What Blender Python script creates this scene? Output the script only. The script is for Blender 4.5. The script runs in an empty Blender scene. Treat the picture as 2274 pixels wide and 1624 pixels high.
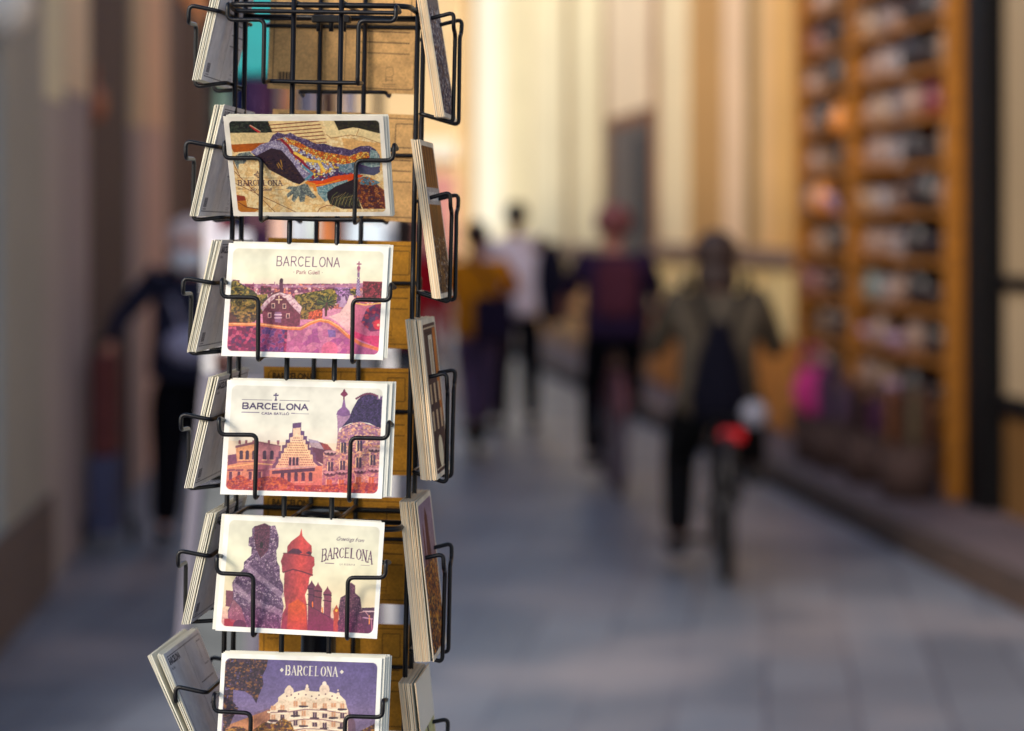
import bpy, bmesh, math, random
import numpy as np
from mathutils import Vector, Matrix
random.seed(7); RNG = np.random.default_rng(7)
S = bpy.context.scene; COL = S.collection
R = math.radians

# ------------------------------------------------------------------ camera, sky, sun, exposure
F = 85 / 36 * 2274          # focal length in pixels of the 2274 px wide view of the photograph
CX, YH, HC = 1137, 500, 1.60
cam_d = bpy.data.cameras.new('camera'); cam = bpy.data.objects.new('camera', cam_d); COL.objects.link(cam)
cam.location = (0, 0, HC); cam.rotation_euler = (R(90), 0, 0)
cam_d.lens = 85; cam_d.sensor_width = 36; cam_d.shift_y = -(812 - YH) / 2274
cam_d.clip_start = 0.05; cam_d.clip_end = 400
cam_d.dof.use_dof = True; cam_d.dof.focus_distance = 2.195; cam_d.dof.aperture_fstop = 3.5
cam_d.dof.aperture_blades = 0
S.camera = cam
SUN_AZ, SUN_EL = R(224), R(29)
world = bpy.data.worlds.new('World'); S.world = world; world.use_nodes = True
wn = world.node_tree.nodes; sky = wn.new('ShaderNodeTexSky'); sky.sky_type = 'NISHITA'; sky.sun_disc = False
sky.sun_elevation = SUN_EL; sky.sun_rotation = SUN_AZ; sky.air_density = 1.0; sky.dust_density = 1.6
world.node_tree.links.new(sky.outputs[0], wn['Background'].inputs[0]); wn['Background'].inputs[1].default_value = 0.15
sun_d = bpy.data.lights.new('sun', 'SUN'); sun_d.energy = 1.3; sun_d.angle = R(14); sun_d.color = (1.0, 0.90, 0.76)
sun = bpy.data.objects.new('sun', sun_d); COL.objects.link(sun)
sv = Vector((math.sin(SUN_AZ) * math.cos(SUN_EL), math.cos(SUN_AZ) * math.cos(SUN_EL), math.sin(SUN_EL)))
sun.rotation_euler = sv.to_track_quat('Z', 'Y').to_euler(); sun.location = (0, 0, 12)
S.view_settings.view_transform = 'Standard'; S.view_settings.look = 'None'
S.view_settings.gamma = 1; S.view_settings.exposure = 0.66

# ------------------------------------------------------------------ helpers
def lin(c):
    c = np.asarray(c, float) / 255.0
    return np.where(c <= 0.04045, c / 12.92, ((c + 0.055) / 1.055) ** 2.4)
def rgb(*c, k=1.0):
    v = lin(c) * k
    return (float(v[0]), float(v[1]), float(v[2]), 1)
def mat(name, col, rough=0.6, metal=0.0, var=0.0, scale=8.0, bump=0.0, bscale=60.0, col2=None, spec=0.5, stretch=(1, 1, 1), emit=0.0, coat=0.0, detail=4):
    m = bpy.data.materials.new(name); m.use_nodes = True; nt = m.node_tree; b = nt.nodes['Principled BSDF']
    b.inputs['Base Color'].default_value = col; b.inputs['Roughness'].default_value = rough; b.inputs['Metallic'].default_value = metal
    b.inputs['Specular IOR Level'].default_value = spec; b.inputs['Coat Weight'].default_value = coat
    if emit: b.inputs['Emission Color'].default_value = col; b.inputs['Emission Strength'].default_value = emit
    if var or col2 or bump:
        tc = nt.nodes.new('ShaderNodeTexCoord'); mp = nt.nodes.new('ShaderNodeMapping'); mp.inputs['Scale'].default_value = stretch
        nt.links.new(tc.outputs['Object'], mp.inputs[0])
    if var or col2:
        n = nt.nodes.new('ShaderNodeTexNoise'); n.inputs['Scale'].default_value = scale; n.inputs['Detail'].default_value = detail
        nt.links.new(mp.outputs[0], n.inputs['Vector'])
        r = nt.nodes.new('ShaderNodeValToRGB'); r.color_ramp.elements[0].position = .33; r.color_ramp.elements[1].position = .67
        c2 = col2 or tuple(min(1, x * (1 + var)) for x in col[:3]) + (1,)
        c1 = col if col2 else tuple(x * (1 - var) for x in col[:3]) + (1,)
        r.color_ramp.elements[0].color = c1; r.color_ramp.elements[1].color = c2
        nt.links.new(n.outputs[0], r.inputs[0]); nt.links.new(r.outputs[0], b.inputs['Base Color'])
    if bump:
        n2 = nt.nodes.new('ShaderNodeTexNoise'); n2.inputs['Scale'].default_value = bscale; n2.inputs['Detail'].default_value = 5
        nt.links.new(mp.outputs[0], n2.inputs['Vector'])
        bp = nt.nodes.new('ShaderNodeBump'); bp.inputs['Strength'].default_value = bump; bp.inputs['Distance'].default_value = 0.01
        nt.links.new(n2.outputs[0], bp.inputs['Height']); nt.links.new(bp.outputs[0], b.inputs['Normal'])
    return m
def tag(o, label=None, cat=None, group=None, kind=None):
    if label: o['label'] = label
    if cat: o['category'] = cat
    if group: o['group'] = group
    if kind: o['kind'] = kind
    return o
def empty(name, loc=(0, 0, 0), rz=0.0, label=None, cat=None, group=None):
    o = bpy.data.objects.new(name, None); COL.objects.link(o); o.location = loc; o.rotation_euler = (0, 0, rz)
    o.empty_display_size = 0.1
    return tag(o, label, cat, group)
class MB:
    """collects shapes; build() links them as one mesh object"""
    def __init__(s): s.bm = bmesh.new()
    def box(s, x0, x1, y0, y1, z0, z1, bevel=0.0, M=None):
        v = [s.bm.verts.new(p) for p in ((x0,y0,z0),(x1,y0,z0),(x1,y1,z0),(x0,y1,z0),(x0,y0,z1),(x1,y0,z1),(x1,y1,z1),(x0,y1,z1))]
        fs = [s.bm.faces.new([v[i] for i in f]) for f in ((0,3,2,1),(4,5,6,7),(0,1,5,4),(1,2,6,5),(2,3,7,6),(3,0,4,7))]
        if bevel:
            es = list({e for f in fs for e in f.edges}); r = bmesh.ops.bevel(s.bm, geom=es, offset=bevel, segments=2, affect='EDGES', profile=.5)
            v = list({q for f in r['faces'] for q in f.verts} | {q for q in v if q.is_valid})
        if M is not None: bmesh.ops.transform(s.bm, matrix=M, verts=[q for q in v if q.is_valid])
        return s
    def tube(s, pts, r, seg=10, closed=False, fillet=0.0, cap=True):
        pts = [Vector(p) for p in pts]
        if fillet: pts = round_path(pts, fillet, closed)
        n = len(pts); rs = r if isinstance(r, (list, tuple)) else [r] * n
        rings = []; up = None
        for i, p in enumerate(pts):
            a = pts[i-1] if (i or closed) else p; b = pts[(i+1) % n] if (i < n-1 or closed) else p
            t = (b - a).normalized()
            if up is None: up = t.orthogonal().normalized()
            up = (up - t * up.dot(t)).normalized(); w = t.cross(up)
            rings.append([s.bm.verts.new(p + (up * math.cos(q) + w * math.sin(q)) * rs[i]) for q in (2*math.pi*k/seg for k in range(seg))])
        m = n if closed else n - 1
        for i in range(m):
            A, B = rings[i], rings[(i+1) % n]; sh = 0
            if closed and i == n - 1:
                sh = min(range(seg), key=lambda k: (A[0].co - B[k].co).length)
            for k in range(seg):
                f = s.bm.faces.new((A[k], A[(k+1) % seg], B[(k+1+sh) % seg], B[(k+sh) % seg])); f.smooth = True
        if cap and not closed: s.bm.faces.new(rings[0][::-1]); s.bm.faces.new(rings[-1])
        return s
    def lathe(s, prof, seg=20, M=None, capb=True, capt=True):
        rings = [[s.bm.verts.new((r * math.cos(2*math.pi*k/seg), r * math.sin(2*math.pi*k/seg), z)) for k in range(seg)] for r, z in prof]
        for A, B in zip(rings, rings[1:]):
            for k in range(seg):
                f = s.bm.faces.new((A[k], A[(k+1) % seg], B[(k+1) % seg], B[k])); f.smooth = True
        if capb: s.bm.faces.new(rings[0][::-1])
        if capt: s.bm.faces.new(rings[-1])
        if M is not None: bmesh.ops.transform(s.bm, matrix=M, verts=[q for g in rings for q in g])
        return s
    def ell(s, c, r, seg=20, rings=12, M=None):
        vs = bmesh.ops.create_uvsphere(s.bm, u_segments=seg, v_segments=rings, radius=1)['verts']
        T = Matrix.Translation(c) @ (M or Matrix()) @ Matrix.Diagonal((r[0], r[1], r[2], 1))
        bmesh.ops.transform(s.bm, matrix=T, verts=vs)
        for v in vs:
            for f in v.link_faces: f.smooth = True
        return s
    def quad(s, *p): s.bm.faces.new([s.bm.verts.new(q) for q in p]); return s
    def build(s, name, m, parent=None, loc=None, label=None, recalc=True):
        if recalc: bmesh.ops.recalc_face_normals(s.bm, faces=s.bm.faces)
        me = bpy.data.meshes.new(name); s.bm.to_mesh(me); s.bm.free()
        o = bpy.data.objects.new(name, me); COL.objects.link(o)
        if m: me.materials.append(m)
        if parent: o.parent = parent
        if loc: o.location = loc
        if label: o['label'] = label
        return o
def round_path(pts, rad, closed):
    out = []; n = len(pts)
    for i, p in enumerate(pts):
        if not closed and i in (0, n - 1): out.append(p); continue
        a, b = pts[i-1], pts[(i+1) % n]; da, db = a - p, b - p
        r = min(rad, da.length * .48, db.length * .48); da.normalize(); db.normalize()
        if da.dot(db) < -0.999: out.append(p); continue
        A, B = p + da * r, p + db * r
        for k in range(6):
            t = k / 5; out.append(A * (1-t)**2 + p * 2*t*(1-t) + B * t*t)
    return out
def P(x, y, Y):  # a pixel of the photograph (2274 px wide) at distance Y
    return Vector(((x - CX) / F * Y, Y, HC + (YH - y) / F * Y))
def ground_Y(y): return F * HC / (y - YH)
# ------------------------------------------------------------------ printing: small painter for the postcards' pictures
PPM = 4.4
def fnoise(h, w, cell, octs=3, seed=0):
    rg = np.random.default_rng(seed); out = np.zeros((h, w)); amp = 1; tot = 0
    for o in range(octs):
        c = max(1.0, cell / 2**o); gh, gw = int(h / c) + 3, int(w / c) + 3; g = rg.random((gh, gw))
        yy = np.arange(h) / c; xx = np.arange(w) / c; y0 = yy.astype(int); x0 = xx.astype(int)
        fy = (yy - y0)[:, None]; fx = (xx - x0)[None, :]; fy = fy*fy*(3-2*fy); fx = fx*fx*(3-2*fx)
        a = g[np.ix_(y0, x0)]; b = g[np.ix_(y0, x0+1)]; cc = g[np.ix_(y0+1, x0)]; d = g[np.ix_(y0+1, x0+1)]
        out += amp * ((a*(1-fx)+b*fx)*(1-fy) + (cc*(1-fx)+d*fx)*fy); tot += amp; amp *= .5
    return out / tot
class Print:
    def __init__(s, w, h, base, quad=None):
        s.gam = .22; s.w, s.h = w, h; s.W, s.H = int(w*PPM)//2*2, int(h*PPM)//2*2
        s.a = np.ones((s.H, s.W, 3)) * np.array(base, float); s.quad = quad
        yy, xx = np.mgrid[0:s.H, 0:s.W]; s.xx = (xx + .5) / PPM; s.yy = (yy + .5) / PPM; s.clip = None
    def q(s, pts):      # view coordinates of the photograph's card -> mm on the card
        if s.quad is None: return np.array(pts, float)
        tl, tr, br, bl = [np.array(p, float) for p in s.quad]; out = []
        for p in np.array(pts, float):
            u = v = .5
            for _ in range(12):
                f = tl*(1-u)*(1-v) + tr*u*(1-v) + br*u*v + bl*(1-u)*v - p
                fu = (tr-tl)*(1-v) + (br-bl)*v; fv = (bl-tl)*(1-u) + (br-tr)*u
                d = fu[0]*fv[1] - fu[1]*fv[0]; u -= (f[0]*fv[1]-f[1]*fv[0])/d; v -= (fu[0]*f[1]-fu[1]*f[0])/d
            out.append((u*s.w, v*s.h))
        return np.array(out)
    def mask(s, pts):
        p = s.q(pts); m = np.zeros((s.H, s.W), bool)
        x0, x1 = np.clip([int(p[:,0].min()*PPM)-1, int(p[:,0].max()*PPM)+2], 0, s.W); y0, y1 = np.clip([int(p[:,1].min()*PPM)-1, int(p[:,1].max()*PPM)+2], 0, s.H)
        if x1 <= x0 or y1 <= y0: return m
        X = s.xx[y0:y1, x0:x1]; Y = s.yy[y0:y1, x0:x1]; ins = np.zeros(X.shape, bool)
        for (xa, ya), (xb, yb) in zip(p, np.roll(p, -1, 0)):
            if ya == yb: continue
            ins ^= ((Y < ya) != (Y < yb)) & (X < (xb-xa)*(Y-ya)/(yb-ya) + xa)
        m[y0:y1, x0:x1] = ins
        if s.clip is not None: m &= s.clip
        return m
    def fill(s, m, c, a=1.0):
        if callable(c): c = c(s)
        c = np.asarray(c, float)
        s.a[m] = s.a[m]*(1-a) + (c[m] if c.ndim == 3 else c)*a
    def poly(s, pts, c, a=1.0): s.fill(s.mask(pts), c, a)
    def line(s, pts, wd, c, a=1.0, raw=False):
        p = np.array(pts, float) if raw else s.q(pts); m = np.zeros((s.H, s.W), bool)
        for (xa, ya), (xb, yb) in zip(p[:-1], p[1:]):
            x0, x1 = np.clip([int((min(xa,xb)-wd)*PPM)-1, int((max(xa,xb)+wd)*PPM)+2], 0, s.W); y0, y1 = np.clip([int((min(ya,yb)-wd)*PPM)-1, int((max(ya,yb)+wd)*PPM)+2], 0, s.H)
            if x1 <= x0 or y1 <= y0: continue
            X = s.xx[y0:y1, x0:x1]-xa; Y = s.yy[y0:y1, x0:x1]-ya; dx, dy = xb-xa, yb-ya
            t = np.clip((X*dx+Y*dy)/(dx*dx+dy*dy+1e-9), 0, 1)
            m[y0:y1, x0:x1] |= (X-t*dx)**2 + (Y-t*dy)**2 < (wd/2)**2
        if s.clip is not None: m &= s.clip
        s.fill(m, c, a)
    def disc(s, c, r, col, a=1.0, ry=None):
        x, y = s.q([c])[0]; ry = ry or r
        m = ((s.xx-x)/r)**2 + ((s.yy-y)/ry)**2 < 1
        if s.clip is not None: m &= s.clip
        s.fill(m, col, a)
    def rrect(s, x0, y0, x1, y1, r):
        dx = np.maximum(np.abs(s.xx-(x0+x1)/2) - (x1-x0)/2 + r, 0); dy = np.maximum(np.abs(s.yy-(y0+y1)/2) - (y1-y0)/2 + r, 0)
        return dx**2 + dy**2 < r*r
    def frame(s, x0, y0, x1, y1, r, wd, c): s.fill(s.rrect(x0,y0,x1,y1,r) & ~s.rrect(x0+wd,y0+wd,x1-wd,y1-wd,max(.1,r-wd)), c)
    def speck(s, m, cell, amt, seed=0):
        n = fnoise(s.H, s.W, cell*PPM, 3, seed)[..., None] - .5
        s.a[m] = np.clip(s.a[m] * (1 + amt*n[m]), 0, 255)
    def tiles(s, m, cell, pal, grout=(40,30,40), gw=.16, a=1.0, seed=1, ch=None):
        rg = np.random.default_rng(seed); ch = ch or cell; nx, ny = int(s.w/cell)+3, int(s.h/ch)+3
        px = (np.arange(nx)[None,:]-1+rg.random((ny,nx)))*cell; py = (np.arange(ny)[:,None]-1+rg.random((ny,nx)))*ch
        ci = rg.integers(0, len(pal), (ny,nx)); iy, ix = np.nonzero(m)
        X = s.xx[iy,ix]; Y = s.yy[iy,ix]; gx = (X/cell).astype(int)+1; gy = (Y/ch).astype(int)+1
        d1 = np.full(X.shape, 1e9); d2 = d1.copy(); best = np.zeros(X.shape, int)
        for oy in (-1,0,1):
            for ox in (-1,0,1):
                jx = np.clip(gx+ox,0,nx-1); jy = np.clip(gy+oy,0,ny-1); d = np.hypot(X-px[jy,jx], Y-py[jy,jx]); c = ci[jy,jx]
                nb = d < d1; d2 = np.where(nb, d1, np.minimum(d2, d)); best = np.where(nb, c, best); d1 = np.where(nb, d, d1)
        col = np.array(pal, float)[best]; g = (d2-d1) < gw*2; col[g] = col[g]*.45 + np.array(grout, float)*.55
        s.a[iy,ix] = s.a[iy,ix]*(1-a) + col*a
    def leaves(s, m, pal, n, r=1.0, seed=3):
        iy, ix = np.nonzero(m)
        if not len(iy): return
        rg = np.random.default_rng(seed); keep = s.clip; s.clip = m if keep is None else (m & keep)
        q, s.quad = s.quad, None
        for k in rg.integers(0, len(iy), n):
            s.disc((s.xx[iy[k],ix[k]], s.yy[iy[k],ix[k]]), r*(.4+rg.random()), pal[rg.integers(0,len(pal))], .8, r*(.3+.7*rg.random()))
        s.quad = q; s.clip = keep
    def text(s, string, x, y, size, c, sx=1.0, bold=0.0, shear=0.0, center=True, rot=0.0, a=1.0, arc=None):
        T, ext = text_tris(string, bold); T = T.copy(); w = ext*size*sx
        T[..., 0] = T[..., 0]*size*sx + shear*T[..., 1]*size - (w/2 if center else 0); T[..., 1] = -T[..., 1]*size
        if arc: T[..., 1] += T[..., 0]**2 / (2*arc)
        cr, sr = math.cos(rot), math.sin(rot); T = np.stack([T[...,0]*cr - T[...,1]*sr + x, T[...,0]*sr + T[...,1]*cr + y], -1)
        m = np.zeros((s.H, s.W), bool)
        for t in T:
            x0, x1 = np.clip([int(t[:,0].min()*PPM)-1, int(t[:,0].max()*PPM)+2], 0, s.W); y0, y1 = np.clip([int(t[:,1].min()*PPM)-1, int(t[:,1].max()*PPM)+2], 0, s.H)
            if x1 <= x0 or y1 <= y0: continue
            X = s.xx[y0:y1, x0:x1]; Y = s.yy[y0:y1, x0:x1]; e = []
            for i in range(3):
                p, q = t[i], t[(i+1)%3]; e.append((q[0]-p[0])*(Y-p[1]) - (q[1]-p[1])*(X-p[0]))
            m[y0:y1, x0:x1] |= ((e[0]>=-1e-6)&(e[1]>=-1e-6)&(e[2]>=-1e-6)) | ((e[0]<=1e-6)&(e[1]<=1e-6)&(e[2]<=1e-6))
        s.fill(m, c, a)
    def word(s, x, y, h, w, col, thick, thin, serif=0.0, gap=.3, arc=0.0, word='BARCELONA'):
        """letters drawn stroke by stroke, centred on x, top at y, total width w"""
        def arcp(cx, cy, rx, ry, a0, a1, n=14): return [(cx+rx*math.cos(R(a0+(a1-a0)*i/n)), cy-ry*math.sin(R(a0+(a1-a0)*i/n))) for i in range(n+1)]
        G = {'B': [('k',[(0.08,0),(0.08,1)]),('n',[(0.08,0),(.6,0)]),('k',arcp(.6,.25,.3,.25,90,-90)),('n',[(.08,.5),(.6,.5)]),('k',arcp(.6,.75,.36,.25,90,-90)),('n',[(.08,1),(.6,1)])],
             'A': [('n',[(0,1),(.48,0)]),('k',[(.48,0),(1,1)]),('n',[(.2,.66),(.82,.66)])],
             'R': [('k',[(.08,0),(.08,1)]),('n',[(.08,0),(.6,0)]),('k',arcp(.6,.26,.32,.26,90,-90)),('n',[(.08,.52),(.6,.52)]),('k',[(.5,.52),(1,1)])],
             'C': [('k',arcp(.56,.5,.5,.5,130,230)),('n',arcp(.56,.5,.5,.5,45,130)),('n',arcp(.56,.5,.5,.5,230,315))],
             'E': [('k',[(.08,0),(.08,1)]),('n',[(.08,0),(.82,0)]),('n',[(.08,.5),(.68,.5)]),('n',[(.08,1),(.86,1)])],
             'L': [('k',[(.08,0),(.08,1)]),('n',[(.08,1),(.8,1)])],
             'O': [('k',arcp(.5,.5,.5,.5,130,230)),('k',arcp(.5,.5,.5,.5,-50,50)),('n',arcp(.5,.5,.5,.5,50,130)),('n',arcp(.5,.5,.5,.5,230,310))],
             'N': [('n',[(.06,1),(.06,0)]),('k',[(.06,0),(.94,1)]),('n',[(.94,1),(.94,0)])]}
        SF = {'B':[(.08,0),(.08,1)],'A':[(0,1),(1,1)],'R':[(.08,0),(.08,1),(1,1)],'C':[],'E':[(.08,0),(.08,1)],'L':[(.08,0),(.08,1)],'O':[],'N':[(.06,1),(.06,0),(.94,0)]}
        n = len(word); lw = w/(n+(n-1)*gap); q, s.quad = s.quad, None
        for i, ch in enumerate(word):
            x0 = x - w/2 + i*lw*(1+gap)
            def tr(p):
                X = x0 + p[0]*lw; d = (X-x)/(w/2); k = 1 + arc*.9*d*d*.6
                return (X, y + (p[1]*h*k if arc else p[1]*h) - arc*(1-d*d)*h*.45)
            for kind, pts in G[ch]: s.line([tr(p) for p in pts], thick if kind == 'k' else thin, col)
            if serif:
                for p in SF[ch]:
                    X, Y = tr(p); s.line([(X-serif, Y), (X+serif, Y)], thin, col)
        s.quad = q
    def verts(s):   # rows from the bottom of the card to its top
        a = (s.a[0::2,0::2]+s.a[1::2,0::2]+s.a[0::2,1::2]+s.a[1::2,1::2])/4
        rg = np.random.default_rng(5); h, w = a.shape[:2]
        a = np.clip(a * (1 + .16*(fnoise(h, w, 26, 3, 31)[..., None]-.5) + .22*(fnoise(h, w, 3.2, 2, 32)[..., None]-.5) * (a.mean(-1, keepdims=True) < 205)), 0, 255)
        v = lin(a[::-1]); g = v.max(-1, keepdims=True); return .78 * v * np.clip(g / .80, .02, 1)**s.gam
_tt = {}
def text_tris(string, bold):
    k = (string, bold)
    if k not in _tt:
        cu = bpy.data.curves.new('t', 'FONT'); cu.body = string; cu.size = 1.0; cu.offset = bold; cu.resolution_u = 3
        o = bpy.data.objects.new('t', cu); COL.objects.link(o); dg = bpy.context.evaluated_depsgraph_get(); dg.update()
        me = o.evaluated_get(dg).to_mesh(); me.calc_loop_triangles()
        v = np.array([q.co[:2] for q in me.vertices]); t = np.array([q.vertices[:] for q in me.loop_triangles]); T = v[t]
        ext = float(v[:,0].max()); o.evaluated_get(dg).to_mesh_clear(); bpy.data.objects.remove(o); bpy.data.curves.remove(cu)
        _tt[k] = (T, ext)
    return _tt[k]
def vgrad(stops, s):
    ys = [a for a, _ in stops]; cs = np.array([c for _, c in stops], float)
    return np.stack([np.interp(s.yy, ys, cs[:, i]) for i in range(3)], -1)

WHITE = (244, 243, 234)
def pic_lizard():
    s = Print(148, 105, (246,238,222), [(353,113),(1585,150),(1622,890),(415,868)]); s.gam = .08
    s.clip = s.rrect(5, 5, 143.5, 100.5, 4)
    full = s.clip; s.fill(full, (240,206,146)); s.tiles(full, 2.8, [(244,214,156),(236,200,140),(248,222,166),(232,190,124)], (190,130,80), .07)
    s.poly([(395,150),(705,160),(740,250),(395,238)], (38,36,30)); s.leaves(s.mask([(395,150),(705,160),(740,250),(395,238)]), [(30,44,34),(52,66,48),(22,20,26),(70,78,60)], 260, 1.2)
    s.line([(565,190),(630,240)], 2.2, (190,40,40)); s.line([(560,185),(640,232)], .8, (210,190,150))
    s.poly([(700,160),(1110,172),(1145,335),(735,250)], (232,200,140))
    for i in range(7): s.line([(705+i*14,190+i*26),(1090+i*9,172+i*26)], .9, (120,48,36))
    s.poly([(395,238),(740,245),(700,318),(400,326)], (228,200,142)); s.poly([(400,326),(690,318),(640,352),(570,378),(430,384)], (176,86,20))
    s.poly([(1205,172),(1555,180),(1556,280),(1350,228),(1238,246)], (50,44,34)); s.leaves(s.mask([(1205,172),(1555,180),(1556,280),(1350,228),(1238,246)]), [(46,50,30),(70,64,40),(34,24,34)], 240, 1.1)
    s.poly([(1130,172),(1205,172),(1238,246),(1380,232),(1556,282),(1556,350),(1330,282),(1180,300),(1145,270)], (234,208,150))
    s.line([(1145,272),(1180,300),(1330,282),(1420,300),(1556,352)], .5, (150,84,40)); s.line([(1375,285),(1395,240)], .5, (170,110,60))
    s.poly([(1260,300),(1556,352),(1560,560),(1400,420),(1280,380)], (228,176,108))
    # long pavement joints
    for a, b in (((425,520),(750,855)),((440,620),(930,860)),((420,455),(470,560))): s.line([a, b], .6, (112,44,22))
    s.line([(1055,862),(1080,820),(1130,800),(1180,800)], .6, (130,60,30))
    s.poly([(440,705),(510,720),(525,800),(620,815),(560,850),(448,845)], (196,120,40)); s.poly([(440,705),(505,715),(515,748),(440,752)], (150,60,40)); s.line([(455,760),(520,800),(625,818)], .8, (110,50,30))
    # body
    body = [(640,350),(700,318),(735,262),(775,244),(830,262),(870,250),(930,285),(990,300),(1060,338),(1130,338),(1190,362),(1260,372),(1330,392),(1400,366),(1470,366),(1515,392),(1548,440),(1552,470),(1480,500),(1350,520),(1250,580),(1150,640),(1060,660),(985,600),(860,480),(760,400),(660,420),(600,420),(560,385)]
    mb = s.mask(body); s.tiles(mb, 1.6, [(104,84,116),(82,62,98),(142,124,152),(92,76,110)], (30,20,50), .12)
    s.poly([(610,410),(760,330),(860,400),(975,560),(985,600),(930,636),(880,620),(700,520)], (58,38,50)); s.leaves(s.mask([(640,440),(780,390),(940,560),(930,636),(880,620),(700,520)]), [(60,36,50),(26,16,30),(90,60,40)], 160, 1.0)
    for a, b in (((770,470),(800,520)),((775,510),(760,480)),((800,500),(790,450))): s.line([a, b], .7, (190,140,50))
    s.tiles(s.mask([(560,385),(640,330),(740,304),(830,320),(900,420),(990,540),(1010,600),(960,590),(880,470),(800,380),(720,360),(610,410)]), 1.5, [(170,160,184),(140,128,160),(196,184,200)], (90,76,110), .12)
    st = s.mask([(745,300),(830,282),(900,330),(980,350),(1080,400),(1200,420),(1300,440),(1400,410),(1460,420),(1440,470),(1330,500),(1250,560),(1120,600),(1040,590),(960,520),(880,420),(830,340)])
    s.tiles(st, 2.3, [(244,206,90),(236,150,60),(190,190,206),(224,220,206),(246,216,140),(150,146,186),(230,226,210),(110,70,110)], (50,30,60), .2, seed=9)
    s.tiles(s.mask([(830,282),(930,318),(1000,360),(1100,396),(1200,415),(1330,440),(1400,408),(1465,412),(1470,450),(1400,470),(1290,500),(1180,480),(1060,430),(940,370),(860,330)]), 2.0, [(232,130,36),(240,170,60),(214,96,30),(244,196,90)], (80,40,50), .2, seed=4)
    s.line([(800,300),(850,350),(900,420),(960,470),(1010,540),(1040,590)], 2.6, (150,30,50)); s.line([(900,400),(1000,460),(1080,470),(1120,540)], 3.0, (240,196,80)); s.line([(980,600),(1030,560),(960,500)], 2.4, (96,150,170))
    s.poly([(960,640),(1050,590),(1200,540),(1330,520),(1480,480),(1550,520),(1530,575),(1400,570),(1350,600),(1200,620),(1100,640)], (92,72,112)); s.tiles(s.mask([(960,640),(1050,590),(1200,540),(1330,520),(1400,570),(1300,600),(1100,640)]), 2.0, [(84,68,110),(160,60,80),(120,110,150),(214,210,210)], (30,20,50), .2)
    s.poly([(985,612),(1100,612),(1200,580),(1340,568),(1420,580),(1380,612),(1240,625),(1120,655),(1010,655)], (222,76,24)); s.line([(1010,650),(1120,640),(1240,610)], 1.2, (240,150,40))
    s.tiles(s.mask([(1060,660),(1150,640),(1300,610),(1290,640),(1200,680),(1150,760),(1120,770),(1070,710)]), 1.4, [(136,170,170),(108,146,150),(170,190,182)], (60,90,110), .1)
    s.poly([(1480,520),(1540,525),(1548,560),(1500,585),(1380,565),(1370,520)], (84,84,110)); s.tiles(s.mask([(1240,500),(1380,480),(1370,560),(1280,560),(1230,540)]), 1.6, [(126,160,168),(100,130,146),(160,174,184)], (50,70,90), .12)
    s.poly([(1140,700),(1200,660),(1340,610),(1360,700),(1400,830),(1250,826),(1160,790),(1140,740)], (44,34,40))
    for i in range(26):
        x = 1160 + i*9; s.line([(x,790+((i*37)%30)),(x+20,730+((i*53)%40)),(x+60,700+((i*29)%50))], .45, [(120,130,70),(170,150,90),(80,84,60)][i%3], .9)
    s.tiles(s.mask([(1340,612),(1460,600),(1580,700),(1588,835),(1410,830),(1370,740)]), 2.0, [(150,80,40),(120,56,50),(180,110,60),(96,60,70)], (60,24,30), .2)
    s.tiles(s.mask([(1370,600),(1450,590),(1550,640),(1480,660),(1400,650)]), 1.8, [(110,150,160),(220,120,40),(140,160,170)], (60,60,80), .15)
    for foot in ([(420,430),(470,392),(550,380),(605,440),(600,452),(540,430),(510,470),(470,470),(460,520),(430,450)], [(985,625),(1020,690),(1060,735),(1030,745),(975,715),(965,765),(930,770),(920,720),(885,770),(865,750),(880,705),(835,735),(828,710),(870,675),(825,665),(850,648),(910,650)]):
        s.tiles(s.mask(foot), 1.3, [(150,158,142),(122,132,124),(170,174,156),(104,112,112)], (60,70,80), .12)
    s.line([(985,625),(1040,640),(1050,680)], 3, (226,140,50))
    s.tiles(s.mask([(1480,392),(1530,410),(1550,470),(1548,520),(1480,525),(1400,500),(1470,455)]), 1.6, [(150,176,170),(176,190,180),(120,150,150)], (90,100,110), .12)
    ink = (62,32,58); x0, y0 = s.q([(627,620)])[0]
    s.word(x0, y0-3.0, 5.4, 41, ink, .8, .5, .9, .38)
    for a, b in (((450,576),(578,580)),((662,582),(800,584)),((455,660),(512,662)),((740,670),(802,672))): s.line([a, b], .35, ink)
    cx, cy = s.q([(612,556)])[0]; q, s.quad = s.quad, None
    for r_ in (3.0, 1.7): s.line([(cx-r_,cy),(cx,cy-r_),(cx+r_,cy),(cx,cy+r_),(cx-r_,cy)], .4, ink)
    for dx, dy in ((0,-3),(0,3),(-3,0),(3,0)): s.disc((cx+dx,cy+dy), .7, ink)
    s.quad = q; s.text('City of Gaudí', x0, s.q([(627,676)])[0][1], 4.6, ink, .8, .01, .35)
    return s
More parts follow.
